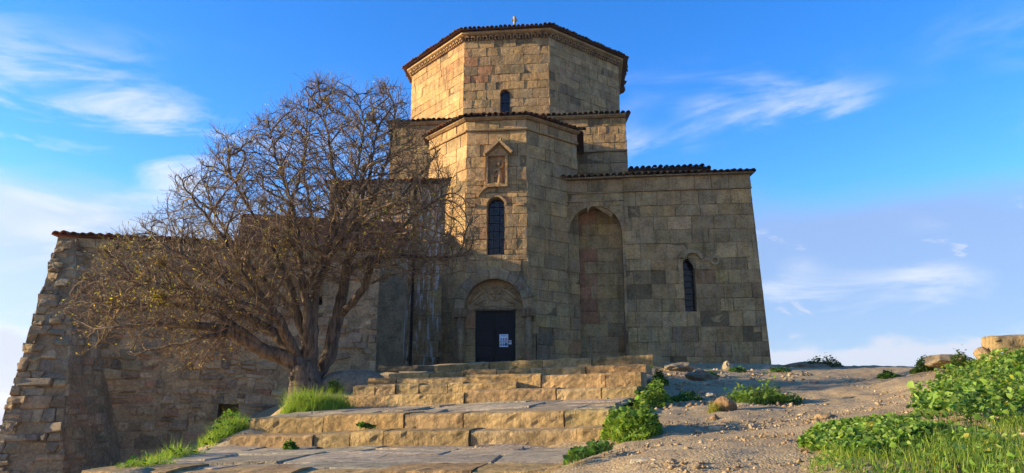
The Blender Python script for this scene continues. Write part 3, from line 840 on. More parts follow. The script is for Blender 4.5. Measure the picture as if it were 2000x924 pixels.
# double door
door = part(empty('door')); md = (pl + pr) / 2 - .05
for a, c in ((pl, md - .006), (md + .006, pr)):
    b = MB(); b.add(*box(fP.pt((a + c) / 2, (PB + pt_) / 2, -.50), fP.U * ((c - a) / 2), fP.W * ((pt_ - PB) / 2), fP.N * .03))
    lf_ = fit(b.build('door_leaf', M['iron']), door)
    b = MB()
    for k in range(3):
        wk = PB + .75 + k * .62
        for (x0, x1, y0, y1) in ((a + .07, c - .07, wk, wk + .018), (a + .07, c - .07, wk + .5, wk + .518)):
            b.add(*box(fP.pt((x0 + x1) / 2, (y0 + y1) / 2, -.466), fP.U * ((x1 - x0) / 2), fP.W * .012, fP.N * .008))
        for x0 in (a + .07, c - .07): b.add(*box(fP.pt(x0, wk + .26, -.466), fP.U * .012, fP.W * .26, fP.N * .008))
    fit(b.build('panel_moulding', M['iron']), door)
b = MB(); b.add(*box(fP.pt(md + .05, PB + 1.5, -.455), fP.U * .012, fP.W * .07, fP.N * .02)); fit(b.build('handle', M['iron']), door)
# notices on the door
def flat_mat(name, c):
    m, t, bs = new_mat(name); bs.inputs['Base Color'].default_value = (*c, 1); bs.inputs['Roughness'].default_value = .6; return m
MW, MBk, MRd = flat_mat('paper_white', (.72, .78, .82)), flat_mat('print_dark', (.03, .08, .12)), flat_mat('print_red', (.45, .04, .04))
MBl = flat_mat('print_blue', (.03, .12, .3))
fN = fP.shifted(-.466)
x0, y1 = fN.px(975.5, 653); x1, y0 = fN.px(992.5, 677.5)
b = MB(); b.add(*box(fN.pt((x0 + x1) / 2, (y0 + y1) / 2, 0), fN.U * ((x1 - x0) / 2), fN.W * ((y1 - y0) / 2), fN.N * .004))
po = tag(b.build('notice_poster', MW), 'white paper notice with dress pictograms on the right leaf of the church door', 'poster')
pw, ph = x1 - x0, y1 - y0
def pic(name, boxes, mat, parent):
    b = MB()
    for (cx_, cy_, hx, hy) in boxes:
        b.add(*box(fN.pt(x0 + pw * cx_, y0 + ph * cy_, .0055), fN.U * pw * hx, fN.W * ph * hy, fN.N * .001))
    b.build(name, mat, parent)
def disc(name, cx_, cy_, r0, r1, mat, parent, slash=False):
    b = MB(); V, Fc = [], []; n = 14
    for i in range(n):
        a = 2 * math.pi * i / n
        for r_ in (r0, r1): V.append(fN.pt(x0 + pw * cx_ + r_ * math.cos(a), y0 + ph * cy_ + r_ * math.sin(a), .0065))
    for i in range(n): j = (i + 1) % n; Fc.append([2 * i, 2 * i + 1, 2 * j + 1, 2 * j])
    b.add(V, Fc)
    if slash: b.add(*box(fN.pt(x0 + pw * cx_, y0 + ph * cy_, .0068), (fN.U + fN.W) * r1 * .65, (fN.W - fN.U) * r1 * .1, fN.N * .0008))
    b.build(name, mat, parent)
for k, (cx_, cy_) in enumerate(((.2, .58), (.45, .58), (.2, .2), (.45, .2))):
    pic('pictogram', [(cx_, cy_ + .09, .035, .022), (cx_, cy_ + .02, .06, .045), (cx_ - .035, cy_ - .06, .02, .045), (cx_ + .035, cy_ - .06, .02, .045)], MBk, po)
disc('pictogram', .76, .58, .045, .062, MRd, po, True); pic('pictogram', [(.76, .58, .05, .04)], MBk, po)
disc('pictogram', .76, .2, .0, .062, MBl, po)
pic('pictogram', [(.76, .2, .02, .06)], MW, po)
pic('text_line', [(.5, .9, .35, .008), (.5, .86, .28, .008), (.5, .40, .4, .006)], MBl, po)
x0, y1 = fN.px(993.8, 665); x1, y0 = fN.px(999, 672.5); pw, ph = x1 - x0, y1 - y0
b = MB(); b.add(*box(fN.pt((x0 + x1) / 2, (y0 + y1) / 2, 0), fN.U * pw / 2, fN.W * ph / 2, fN.N * .004))
sg = tag(b.build('notice_card', MW), 'small pale card with red mark beside the paper notice on the church door', 'sign')
pic('pictogram', [(.5, .62, .3, .12), (.5, .3, .3, .06)], MRd, sg)
# old broken pedestal right of the portal
b = MB(); q0 = fA.px(1046, 650); q1 = fA.px(1083, 700)
fQ = fAR.shifted(.25); a0_ = fQ.px(1048, 650); a1_ = fQ.px(1080, 652)
qm = (a0_[0] + a1_[0]) / 2; qh = (a1_[0] - a0_[0]) / 2
b.add(*box(fQ.pt(qm, a0_[1] - .21, -.2), fQ.U * qh, fQ.W * .21, fQ.N * .22, .04), (.15, .135, .115))
pb_ = tag(b.build('stone_capital', M['ashlar']), 'dark weathered stone capital on a short pillar stump right of the portal', 'carved stone')
b = MB(); b.add(*box(fQ.pt(qm - .02, a0_[1] - .85, -.2), fQ.U * qh * .82, fQ.W * .415, fQ.N * .17, .03), (.20, .175, .145)); b.build('pillar_stump', M['ashlar'], pb_)

# ---- right bay with the tall blind niche, and the corner room with the slit window
VW = 1.5
fW = Face(L(0, VW), U, -Vd)
wl, wt1 = fW.px(1216, 350); wr_, wt2 = fW.px(1465, 347); wrb, wb_ = fW.px(1503, 708)
WT = wt1 + .05; WB = BASE - .1
uS, wS0 = fW.px(1350, 608); _, wS1 = fW.px(1350, 514)
slit = Hole(uS, .225, wS0, wS1 + .2)
MO = WT - .62
wwall = wall_face('wing_wall', fW, [(wl, WB), (wrb + .1, WB), (wr_, MO), (wl, MO)], [slit], t_wing, hr=(.48, .62), wr=(.5, 1.15), gap=.012)
emit(ashlar(fW.shifted(.035), [(wl, MO + .05), (wr_ + .02, MO + .05), (wr_ - .0, WT), (wl, WT)], [], t_wing, hr=(.5, .6), wr=(.6, 1.2), depth=.08), 'stone_block', M['ashlar'], wwall)
b = MB(); b.add(*strip_along([fW.pt(wl, MO), fW.pt(wr_ + .03, MO)], [(-.04, 0), (.075, .005), (.075, .04), (-.04, .05)]), (.30, .26, .19)); part(b.build('moulding', M['ashlar']))
# slit window: ragged broken surround, pane set to the left inside
sw = part(reveal(fW, slit, 0, -.55, 'window', M['ashlar'], None, (.2, .17, .13)))
o = slit.outline(10); b = MB(); b.add([fW.pt(u, w_, -.5) for u, w_ in o], [list(range(len(o)))[::-1]]); fit(b.build('pane', M['glass']), sw)
for k in range(1, 8):
    b = MB(); w_ = slit.w0 + (slit.wt - slit.w0) * k / 8.5; b.add(*tube([fW.pt(slit.uc - slit.half, w_, -.46), fW.pt(slit.uc + slit.half, w_, -.46)], [.014] * 2, 4)); fit(b.build('glazing_bar', M['iron']), sw)
b = MB(); b.add(*arc_strip(fW, slit.uc + .15, slit.ws + .1, .34, .50, R(160), R(15), -.02, .10, 10), (.31, .27, .20))
b.add(*arc_strip(fW, slit.uc + 1.05, slit.ws + .12, .10, .20, R(360), 0, -.02, .09, 14), (.31, .27, .2)); b.add(*box(fW.pt(slit.uc + .72, slit.ws + .18, .0), fW.U * .22, fW.W * .07, fW.N * .04, .02), (.31, .27, .20))
part(b.build('window_carving', M['ashlar']))
# side return of the wing (right), seen only from other positions
prw = [tuple(q.xy) for q in (fW.pt(wl - .1, 0, -.6), fW.pt(wr_ - .03, 0, -.6), fW.pt(wr_ - .03, 0, -6), fW.pt(wl - .1, 0, -6))]
part(prism(prw, -2, WT - .05, 'wall_core', M['core'], None))
Ur = (fW.pt(0, 0, -6) - fW.pt(0, 0, 0)).normalized()
fWr = Face(fW.pt(wrb + .1, WB), -(-Ur), None, (fW.pt(wr_, MO) - fW.pt(wrb + .1, WB)))
hgt = (fW.pt(wr_, MO) - fW.pt(wrb + .1, WB)).length
wall_face('wing_wall', fWr, [(0, 0), (6, 0), (6, hgt), (0, hgt)], [], t_wing, hr=(.5, .62), wr=(.6, 1.2))
# bay
bl = Vector((*fAR.pt(1.0, 0).xy, 0)); 
r = ray(1109, 500)
# left end of the bay on the apse side face under pixel column 1109
u_l, _ = fAR.px(1109, 500); PL = fAR.pt(u_l, 0); PR = fW.pt(wl + .02, 0, -.03); PL.z = 0; PR.z = 0
fB = Face(PL, PR - PL); bw_ = (PR - PL).length
n0, nt = fB.px(1112, 402); n1, nb = fB.px(1218, 690)
nl = fB.px(1109.5, 500)[0]; nr = fB.px(1219, 560)[0]
nich = Hole((nl + nr) / 2 + .02, (nr - nl) / 2 - .03, WB, fB.px(1165, 402)[1])
BT = WT - .02
bay = wall_face('bay_wall', fB, [(0, WB), (bw_, WB), (bw_, BT), (0, BT)], [nich], t_wing, hr=(.45, .6), wr=(.5, 1.1))
part(reveal(fB, nich, .0, -.83, 'niche', M['ashlar'], None, (.31, .26, .18)))
fBn = fB.shifted(-.78)
def t_niche(u, w_):
    if u < nich.uc - .25 and w_ > 3.0 and rnd.random() < .8: return jit_c((.33, .195, .135))
    if u < nich.uc + .1 and 3.5 < w_ < 5.5 and rnd.random() < .5: return jit_c((.315, .21, .145))
    if w_ > 6.5 and rnd.random() < .7: return jit_c((.36, .29, .16))
    return t_wing(u, w_)
hb = [(nich.uc - nich.half - .05, WB), (nich.uc + nich.half + .05, WB), (nich.uc + nich.half + .05, nich.wt + .05), (nich.uc - nich.half - .05, nich.wt + .05)]
nw_ = part(backing(fBn, hb, [], -.04, 'niche_wall', M['mortar'], None, (.25, .22, .17)))
emit(ashlar(fBn, hb, [], t_niche, hr=(.5, .66), wr=(.5, 1.1), gap=.004, jit=.003), 'stone_block', M['ashlar'], nw_)
nvb = 9
for i in range(nvb):      # arch stones round the niche
    a0 = math.pi * i / nvb + .012; a1 = math.pi * (i + 1) / nvb - .012
    V, Fc = arc_strip(fB, nich.uc, nich.ws, nich.half - .02, nich.half + .26, a0, a1, -.35, .03 + rnd.uniform(-.01, .015), 4)
    fit(mesh('arch_stone', V, Fc, M['ashlar'], None, jit_c(GREY)), bay)
for dz in (.62, .98):
    b = MB(); b.add(*strip_along([fB.pt(.0, BT - dz), fB.pt(bw_, BT - dz)], [(-.04, 0), (.06, .005), (.06, .04), (-.04, .05)]), (.30, .26, .19)); part(b.build('moulding', M['ashlar']))
part(prism([tuple(q.xy) for q in (fB.pt(.1, 0, -1.0), fB.pt(bw_, 0, -1.0), fB.pt(bw_, 0, -4), fB.pt(.1, 0, -4))], -2, BT - .05, 'wall_core', M['core'], None))
# wing roof
ev = [fB.pt(-.25, BT + .05, .22), fB.pt(bw_ + .02, WT + .06, .22), fW.pt(wr_ + .22, WT + .06, .24)]
back = [fB.pt(-.25, BT + 1.3, -5), fW.pt(wl, WT + 1.35, -5), fW.pt(wr_ + .22, WT + .55, -5)]
wrf = part(roof_sheet(ev + back, [[0, 1, 4, 3], [1, 2, 5, 4]], 'roof', None))
b = MB(); b.add(*strip_along([fB.pt(-.1, BT), fB.pt(bw_, WT), fW.pt(wr_ + .1, WT)], [(-.05, .003), (.20, .003), (.20, .055), (-.05, .055)]), (.25, .22, .17)); part(b.build('cornice', M['ashlar']))
eave_tiles(ev[0], ev[1], fB.N, wrf, 13, .06, sp=.26); eave_tiles(ev[1], ev[2], fW.N, wrf, 13, .06, sp=.25)
# low roof of the arm behind the wing
fE = Face(L(0, 6.0), U, -Vd)
e0, ez0 = fE.px(1215, 333); e1, _ = fE.px(1372, 333); e2, ez2 = fE.px(1392, 345)
ew = wall_face('arm_wall', fE, [(e0, ez0 - 2.2), (e1, ez0 - 2.2), (e1, ez0 - .08), (e0, ez0 - .08)], [], t_wing, hr=(.4, .55))
ero = part(roof_sheet([fE.pt(e0, ez0, .25), fE.pt(e1 + .1, ez0, .25), fE.pt(e1 + .1, ez0 + .9, -4), fE.pt(e0, ez0 + .9, -4), fE.pt(e2 + .5, ez2 - .15, .25), fE.pt(e2 + .5, ez2 - .15, -4)], [[0, 1, 2, 3], [1, 4, 5, 2]], 'roof', None))
eave_tiles(fE.pt(e0, ez0, .25), fE.pt(e1 + .1, ez0, .25), -Vd, ero, 13, .05, sp=.28); eave_tiles(fE.pt(e1 + .1, ez0, .25), fE.pt(e2 + .5, ez2 - .15, .25), -Vd, ero, 13, .05, sp=.28)
part(prism([tuple(q.xy) for q in (fE.pt(e0, 0, -.2), fE.pt(e1, 0, -.2), fE.pt(e1, 0, -4), fE.pt(e0, 0, -4))], -2, ez0 - .1, 'wall_core', M['core'], None))

# ---- upper corner blocks of the cross
VB = 5.0
fC = Face(L(0, VB), U, -Vd)
cr, ct_ = fC.px(1222, 232); cl, _ = fC.px(763, 245); _, cm = fC.px(1175, 297); cr2, _ = fC.px(1226, 320)
CT = fC.px(1150, 232)[1]; CM = cm
cb0 = EAVE_Z - 5
rb = wall_face('corner_block_wall', fC, [(HW + .6, CM), (cr, CM), (cr, CT), (HW + .6, CT)], [], tint_mix(((SAND, .6), (GREY, .4))), hr=(.42, .56), wr=(.4, .95))
rb2 = wall_face('corner_block_wall', fC.shifted(.12), [(HW + .6, cb0), (cr2, cb0), (cr2, CM - .04), (HW + .6, CM - .04)], [], t_wing, hr=(.45, .6), wr=(.6, 1.2))
b = MB(); b.add(*strip_along([fC.pt(HW + .6, CM - .04), fC.pt(cr2 + .0, CM - .04)], [(-.05, 0), (.20, 0), (.22, .05), (.12, .12), (-.05, .14)]), (.33, .27, .19)); part(b.build('moulding', M['ashlar']))
lb = wall_face('corner_block_wall', fC, [(cl, cb0 - 2), (-HW - .6, cb0 - 2), (-HW - .6, CT), (cl, CT)], [], tint_mix(((SAND, .3), (GREY, .4), (DARKS, .3))), hr=(.42, .56), wr=(.5, 1.0))
for (a, c) in ((HW + .3, cr), (cl, -HW - .3)):
    b = MB(); b.add(*strip_along([fC.pt(a, CT), fC.pt(c, CT)], [(-.05, .003), (.08, .003), (.2, .09), (.2, .13), (-.05, .13)]), (.33, .28, .2)); part(b.build('cornice', M['ashlar']))
    part(prism([tuple(q.xy) for q in (fC.pt(a + .3, 0, -.3), fC.pt(c - .3, 0, -.3), fC.pt(c - .3, 0, -9), fC.pt(a + .3, 0, -9))], -2, CT - .05, 'wall_core', M['core'], None))
    a_, c_ = (a, c + .25) if a > 0 else (a - .2, c)
    e0_, e1_ = fC.pt(a_, CT + .15, .22), fC.pt(c_, CT + .15, .22)
    rr = part(roof_sheet([e0_, e1_, fC.pt(c_, CT + 1.5, -5), fC.pt(a_, CT + 1.5, -5)], [[0, 1, 2, 3]], 'roof', None))
    eave_tiles(e0_, e1_, -Vd, rr, 16, .05, sp=.25)
# right flank of the right block
fCr = Face(fC.pt(cr, 0), Vd); wall_face('corner_block_wall', fCr, [(0, CM), (5, CM), (5, CT), (0, CT)], [], t_wing, hr=(.45, .56))

# ---- drum
D0 = at(907, 79, 38.0)
fD = Face(Vector((D0.x, D0.y, 0)), U, -Vd)
dw = fD.px(1072, 79)[0]; DT = D0.z; DB = CT - .3
dq = 4.15                                     # offset of the diagonal faces
dc0 = [Vector((0, dq)), Vector((0, 0))]
def LD(a, b_, z=0.0): return fD.pt(a, z, -b_)
oct_ = [(-dq, dq), (0, 0), (dw, 0), (dw + dq, dq), (dw + dq, dq + dw), (dw, 2 * dq + dw), (0, 2 * dq + dw), (-dq, dq + dw)]
dwin_u0, dwt = fD.px(977, 175); dwin_u1, _ = fD.px(995.5, 175)
dwin = Hole((dwin_u0 + dwin_u1) / 2, (dwin_u1 - dwin_u0) / 2, DB, dwt)
def t_drum(u, w_):
    if u < 1.5 and DT - 4.0 < w_ < DT - 1.1 and rnd.random() < .55: return jit_c((.34, .21, .135))
    if rnd.random() < .12: return jit_c((.36, .25, .16))
    return t_main(u, w_)
for k in range(8):
    a, c = oct_[k], oct_[(k + 1) % 8]
    P, Q_ = LD(*a), LD(*c); f = fD if k == 1 else Face(P, Q_ - P); ln = (Q_ - P).length
    if k in (0, 1, 2, 3, 7):
        tn = t_drum if k == 1 else (tint_mix(((SAND, .8), (PALE, .1), ((.40, .27, .16), .1))) if k == 0 else t_wing)
        wall_face('drum_wall', f, [(0, DB), (ln, DB), (ln, DT), (0, DT)], [dwin] if k == 1 else [], tn, hr=(.44, .62), wr=(.5, 1.15), **(dict(jit=.003, tilt=.006) if k == 0 else {}))
    if k in (0, 1, 2):                        # scalloped cornice: a row of little arched corbels
        n = int(ln / .34)
        for i in range(n):
            uu = (i + .5) * ln / n
            b = MB(); hk = ln / n * .40 * rnd.uniform(.85, 1.05)
            V, Fc = arc_strip(f, uu, DT + .03, hk * .45, hk, math.pi, 0, -.02, .20 + rnd.uniform(-.02, .02), 6)
            for s_ in (-1, 1):
                v2, f2 = box(f.pt(uu + s_ * hk * .73, DT - .03, .06), f.U * hk * .27, f.W * .06, f.N * .08, .006)
                Fc = Fc + [[len(V) + q for q in ff] for ff in f2]; V = V + v2
            b.add(V, Fc, jit_c((.30, .23, .15))); part(b.build('corbel', M['ashlar']))
ring_pts = [LD(*oct_[k % 8], DT + .20) for k in range(7, 13)]
b = MB(); b.add(*strip_along(ring_pts, [(-.1, -.04), (.16, 0), (.30, .05), (.30, .17), (-.1, .17)]), (.40, .33, .23)); part(b.build('cornice', M['ashlar']))
part(prism([tuple(LD(a * .93 + dw * .035, .35 + b_ * .93).xy) for a, b_ in oct_], -2, DT + .3, 'wall_core', M['core'], None))
cen = (dw / 2, dq + dw / 2)
eo = [LD(cen[0] + (a - cen[0]) * 1.085, cen[1] + (b_ - cen[1]) * 1.085, DT + .40) for a, b_ in oct_]
axp = LD(*cen, DT + 2.3)
drf = part(roof_sheet(eo + [axp], [[i, (i + 1) % 8, 8] for i in range(8)], 'roof', None))
for k in (7, 0, 1, 2, 3):
    a, c = eo[k], eo[(k + 1) % 8]; t = (c - a).normalized()
    eave_tiles(a, c, Vector((t.y, -t.x, 0)), drf, 17, .05, sp=.245)
arched_window(fD, dwin, .3, bars=(1, 6))
# cross on the roof
ctop = at(1005, 33, (LD(*cen)).y); cx_ = Vector((ctop.x, ctop.y, 0))
b = MB(); zt = ctop.z; zb = axp.z - .15
cxp = Vector((axp.x, axp.y, 0)); cxp = Vector((ctop.x, axp.y, 0))
b.add(*tube([cxp + Vector((0, 0, z)) for z in (zb, zt - .62, zt - .5, zt)], [.17, .12, .09, .11], 8), (.35, .35, .33))
b.add(*box(cxp + Vector((0, 0, zt - .24)), Vector((.20, 0, 0)), Vector((0, .06, 0)), Vector((0, 0, .07)), .01), (.38, .38, .36))
part(b.build('cross', M['ashlar']))

# ---- left wing beside the apse: smooth ashlar bay and lime-streaked pilasters
u_l2, _ = fAL.px(876, 640)
fLw = Face(L(0, 1.15), U, -Vd)
ll0, _ = fLw.px(640, 500); ll1, _ = fLw.px(885, 640); lm, _ = fLw.px(803, 640); lp, _ = fLw.px(735, 640); LT = WT - .1
wall_face('wing_wall', fLw, [(lm + .06, BASE - .5), (ll1, BASE - .5), (ll1, LT), (lm + .06, LT)], [], tint_mix((((.27, .24, .19), .6), (GREY, .4))), mat='streaked', hr=(.6, 1.2), wr=(.35, .9))
fLw2 = fLw.shifted(.25)
wall_face('wing_wall', fLw2, [(ll0, BASE - 1.5), (lm, BASE - 1.5), (lm, LT), (ll0, LT)], [], tint_mix((((.25, .215, .165), .6), (GREY, .4))), mat='streaked', hr=(.3, .6), wr=(.3, .7), jit=.012, tilt=.03)
for (a, c, d) in ((lp, lp + .55, .35), (lp + 1.0, lp + 1.38, .30)):
    emit(ashlar(fLw2.shifted(d), [(a, BASE - .6), (c, BASE - .6), (c, 6.2), (a, 6.2)], [], tint_mix((((.30, .28, .24), 1.0),)), hr=(.35, .9), wr=(.5, .7), depth=d + .05, jit=.02), 'pilaster_stone', M['streaked'], church)
for o in list(church.children): pass
lwf = [fLw2.pt(ll0 - .2, LT + .05, .22), fLw.pt(ll1 + .2, LT + .05, .3), fLw.pt(ll1 + .2, LT + 1.2, -5), fLw2.pt(ll0 - .2, LT + 1.2, -5)]
lrf = part(roof_sheet(lwf, [[0, 1, 2, 3]], 'roof', None)); eave_tiles(lwf[0], lwf[1], -Vd, lrf, 13, .05, sp=.26, lib=TILES_RED)
part(prism([tuple(q.xy) for q in (fLw2.pt(ll0 + .1, 0, -.5), fLw.pt(ll1 + .3, 0, -.5), fLw.pt(ll1 + .3, 0, -6), fLw2.pt(ll0 + .1, 0, -6))], -2, LT - .05, 'wall_core', M['core'], None))
for o in col.objects:
    if o.name.startswith('pilaster_stone') and o.parent == church: o.matrix_parent_inverse = church.matrix_world.inverted()

# ================================================================ RUBBLE WALL on the left, with battered buttress and red tile coping
wlP = at(112, 470, 22.0); wrP = at(740, 560, 24.4)
WLp = Vector((wlP.x, wlP.y, 0)); WRp = Vector((wrP.x, wrP.y, 0))
fR = Face(WLp, WRp - WLp); RL = (WRp - WLp).length
RT = at(112, 463, 22.0).z; RB = -3.2
rw = empty('rubble_wall', (0, 0, 0)); tag(rw, 'long shaded rubble stone wall with red tile coping and a ragged buttress behind the bare tree', 'wall')
hx, hy = fR.px(445, 806)
drain = Hole(hx, .30, hy - .27, hy + .27, False)
put_u, put_w = fR.px(622, 587)
hole2 = Hole(put_u, .12, put_w - .15, put_w + .15, False)
RUB = ((.33, .275, .195), (.28, .235, .175), (.38, .32, .235), (.24, .21, .17), (.33, .225, .16))
def t_rub(u, w_):
    c = rnd.choices(RUB, (5, 4, 3, 3, 1.6))[0]
    return jit_c(c, .17)
rb_ = backing(fR, [(0, RB), (RL, RB), (RL, RT), (0, RT)], [drain, hole2], -.015, 'wall_body', M['mortar'], rw, (.33, .295, .235))
def lower(p): return p
st = rubble(fR, [(0, -1.0), (RL, -1.0), (RL, RT - .32), (0, RT - .32)], [drain, hole2], t_rub, hr=(.15, .34), wr=(.16, .6), gap=.024, wav=.09, bev=.045, tilt=.09, proud=.03, drop=.07)
st += rubble(fR, [(0, RB), (RL, RB), (RL, -1.0), (0, -1.0)], [drain] if drain.w0 < -1 else [], t_rub, hr=(.3, .55), wr=(.4, 1.1))
emit(st, 'stone', M['rubble'], rw, 300)
emit(ashlar(fR.shifted(.04), [(0, RT - .30), (RL, RT - .30), (RL, RT), (0, RT)], [], tint_mix((((.31, .27, .2), 1.0),)), hr=(.28, .32), wr=(.7, 1.4), depth=.08), 'coping_stone', M['rubble'], rw)
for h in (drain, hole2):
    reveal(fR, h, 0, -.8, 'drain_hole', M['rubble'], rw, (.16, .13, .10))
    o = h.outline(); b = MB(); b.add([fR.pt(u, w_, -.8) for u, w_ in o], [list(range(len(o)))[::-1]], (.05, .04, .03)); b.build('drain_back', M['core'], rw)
# roof on it: eave of red tiles and a lean-to roof; a gabled chapel nave behind (under the tree's crown)
cre = roof_sheet([fR.pt(-.15, RT + .04, .2), fR.pt(RL, RT + .04, .2), fR.pt(RL, RT + .12, -1.3), fR.pt(-.15, RT + .12, -1.3)], [[0, 1, 2, 3]], 'roof', rw, (.24, .1, .07))
eave_tiles(fR.pt(-.15, RT + .05, .2), fR.pt(RL, RT + .05, .2), fR.N, cre, 6, .03, sp=.25, lib=TILES_RED, rows=2)
prism([tuple(q.xy) for q in (fR.pt(.15, 0, -.9), fR.pt(RL - .05, 0, -.9), fR.pt(RL - .05, 0, -3.8), fR.pt(.15, 0, -3.8))], -6, RT - .02, 'wall_core', M['core'], rw)
# battered buttress: leaning front face
bt_t0, bt_t1 = at(112, 466, 21.9), at(150, 466, 22.0); bt_b0, bt_b1 = at(-22, 930, 19.4), at(136, 930, 19.6)
bW = ((bt_t0 + bt_t1) - (bt_b0 + bt_b1)) / 2
fBt = Face(bt_b0, (bt_b1 - bt_b0), None, bW); fBt.W = (bW - fBt.U * bW.dot(fBt.U)).normalized()
fBt.N = fBt.U.cross(fBt.W).normalized()
def bp_(P): q = P - fBt.O; return (q.dot(fBt.U), q.dot(fBt.W))
polyb = [bp_(bt_b0), bp_(bt_b1), bp_(bt_t1), bp_(bt_t0)]
polyb = [(polyb[0][0], polyb[0][1] - .8), (polyb[1][0], polyb[1][1] - .8), polyb[2], polyb[3]]
but = MB(); V = [fBt.pt(u, w_, -.02) for u, w_ in polyb] + [fR.pt(0, 0, -.5) * 0 + fBt.pt(u, w_, -.02) + Vector((0, 3.2, 0)) for u, w_ in polyb]
but.add(V, [[0, 1, 2, 3], [1, 5, 6, 2], [4, 0, 3, 7], [3, 2, 6, 7]], (.25, .21, .16)); bu = but.build('buttress', M['mortar'], rw)
st = rubble(fBt, polyb, [], lambda u, w_: jit_c(rnd.choice(((.29, .24, .17), (.24, .2, .15), (.33, .26, .17), (.22, .2, .165))), .12), hr=(.2, .42), wr=(.3, .75), proud=.05, tilt=.12, bev=.05, depth=.12)
emit(st, 'stone', M['rubble'], bu)
fBs = Face(fBt.pt(polyb[1][0], polyb[1][1]), Vector((0, 1, 0)), None, (fBt.pt(*polyb[2]) - fBt.pt(*polyb[1])))
hB = (fBt.pt(*polyb[2]) - fBt.pt(*polyb[1])).length
emit(rubble(fBs, [(0, 0), (2.6, 0), (.4, hB), (0, hB)], [], t_rub, hr=(.2, .4), wr=(.3, .7)), 'stone', M['rubble'], bu)
# loose quoins along the ragged left edge
e0_, e1_ = fBt.pt(*polyb[0]), fBt.pt(*polyb[3]); Lq = (e1_ - e0_).length; s_ = 0
while s_ < Lq - .1:
    h_ = rnd.uniform(.10, .30); t_ = (s_ + h_ / 2) / Lq; p = e0_.lerp(e1_, t_)
    for dpt in (0, .38):
        pr_ = .10 * noise.noise((s_ * 1.7, 3.3, dpt)) + rnd.uniform(-.07, .05); ln_ = rnd.uniform(.25, .55); dp = rnd.uniform(.30, .42)
        P_ = p + Vector((-pr_, -.03 - rnd.uniform(-.05, .06) + dpt, -h_ / 2))
        V, Fc = noise_box(P_, Vector((ln_, rnd.uniform(-.06, .06), rnd.uniform(-.05, .03))), Vector((rnd.uniform(-.06, .06), dp, 0)), Vector((rnd.uniform(-.03, .03), 0, h_ - .012)), 3, 3, 3, .05, rnd.uniform(0, 50))
        mesh('quoin', V, Fc, M['rubble'], bu, jit_c(rnd.choice(((.33, .255, .16), (.27, .23, .165), (.36, .27, .165))), .14))
    s_ += h_

# chapel nave behind the wall, shading the foot of the apse
nv_ = [fR.pt(RL - 5.2, 0, -3.2), fR.pt(RL + 1.2, 0, -3.2), fR.pt(RL + 1.2, 0, -5.6), fR.pt(RL - 5.2, 0, -5.6)]
chap = empty('chapel', (0, 0, 0)); tag(chap, 'low red roofed stone chapel hidden behind the bare tree and rubble wall', 'chapel')
NT_ = 5.9; prism([tuple(p.xy) for p in nv_], -2, NT_, 'wall', M['rubble'], chap, (.25, .21, .155))
rdg = [(nv_[0] + nv_[3]) / 2 + Vector((0, 0, NT_ + 1.3)), (nv_[1] + nv_[2]) / 2 + Vector((0, 0, NT_ + 1.3))]
zz = Vector((0, 0, NT_ + .003)); f0 = -fR.N
roof_sheet([nv_[0] + zz, nv_[1] + zz, nv_[2] + zz, nv_[3] + zz, *rdg], [[0, 1, 5, 4], [2, 3, 4, 5], [1, 2, 5], [3, 0, 4]], 'roof', chap, (.24, .1, .07))

# ================================================================ STEPS
steps = empty('stone_steps', (0, 0, 0)); tag(steps, 'broad flight of worn golden sandstone steps climbing to the church door', 'stairs')
STEP = ((.40, .295, .17), (.42, .315, .185), (.375, .275, .16), (.405, .315, .195), (.39, .275, .15))
def step_row(l, r_, hl, hr_, back, wr, amp=.036, cols=STEP, dark=1.0):
    """l, r_ = top front ends; hl, hr_ riser heights"""
    d = (r_ - l); ln = d.length; bk = Vector((-d.y, d.x, 0)).normalized()
    u = 0
    while u < ln - .05:
        wd = rnd.uniform(*wr)
        if ln - u - wd < wr[0] * .6: wd = ln - u
        a = u / ln; m_ = (u + wd) / ln
        tp = l.lerp(r_, a); h = hl + (hr_ - hl) * a
        dz = rnd.uniform(-.022, .018); dy = rnd.uniform(-.03, .03)
        P = tp + bk * dy - Vector((0, 0, h + .05)); ux = d * ((u + wd) / ln - a); ux = ux - d.normalized() * rnd.choice((.001, .002, .007))
        V, Fc = noise_box(P, ux, bk * back, Vector((0, 0, h + .05 + dz)), max(3, int(wd / .085)), 3, 5, amp, rnd.uniform(0, 50))
        c = jit_c(rnd.choice(cols), .06); mesh('step_block', V, Fc, M['step'], steps, tuple(x * dark for x in c))
        u += wd
R3 = lambda x, y, Y: at(x, y, Y)
rows = [  # left top, right top, riser left, riser right
    (R3(150, 921, 7.3), R3(1105, 917, 6.35), .25, .25, .7, (.5, 1.1)),
    (R3(451, 847, 10.6), R3(1196, 834, 8.9), .21, .21, .7, (.5, 1.5)),
    (R3(487, 815, 11.1), R3(1190, 797, 9.4), .22, .24, .7, (.5, 1.7)),
    (R3(671, 771, 14.0), R3(1244, 753, 12.3), .25, .25, .75, (.6, 1.8)),
    (R3(717, 737, 14.7), R3(1252, 725, 13.0), .30, .30, .8, (.5, 1.7)),
    (R3(760, 727, 15.3), R3(1263, 711, 13.6), .13, .14, .8, (.6, 1.3)),
    (R3(848, 712, 16.0), R3(1276, 691, 14.3), .15, .20, 1.4, (.7, 1.4)),
]
for q in rows: step_row(*q)
step_row(R3(689, 752, 14.35), R3(1010, 744, 13.55), .17, .13, .6, (.3, .6))
# flat dark slab over a drain, left end of the top step
p0, p1 = R3(738, 713, 16.6), R3(850, 713, 16.1)
V, Fc = noise_box(p0 - Vector((0, 0, .14)), p1 - p0, Vector((.3, 1.2, 0)), Vector((0, 0, .14)), 6, 3, 2, .02, 3.3); mesh('step_block', V, Fc, M['step'], steps, (.17, .15, .125))
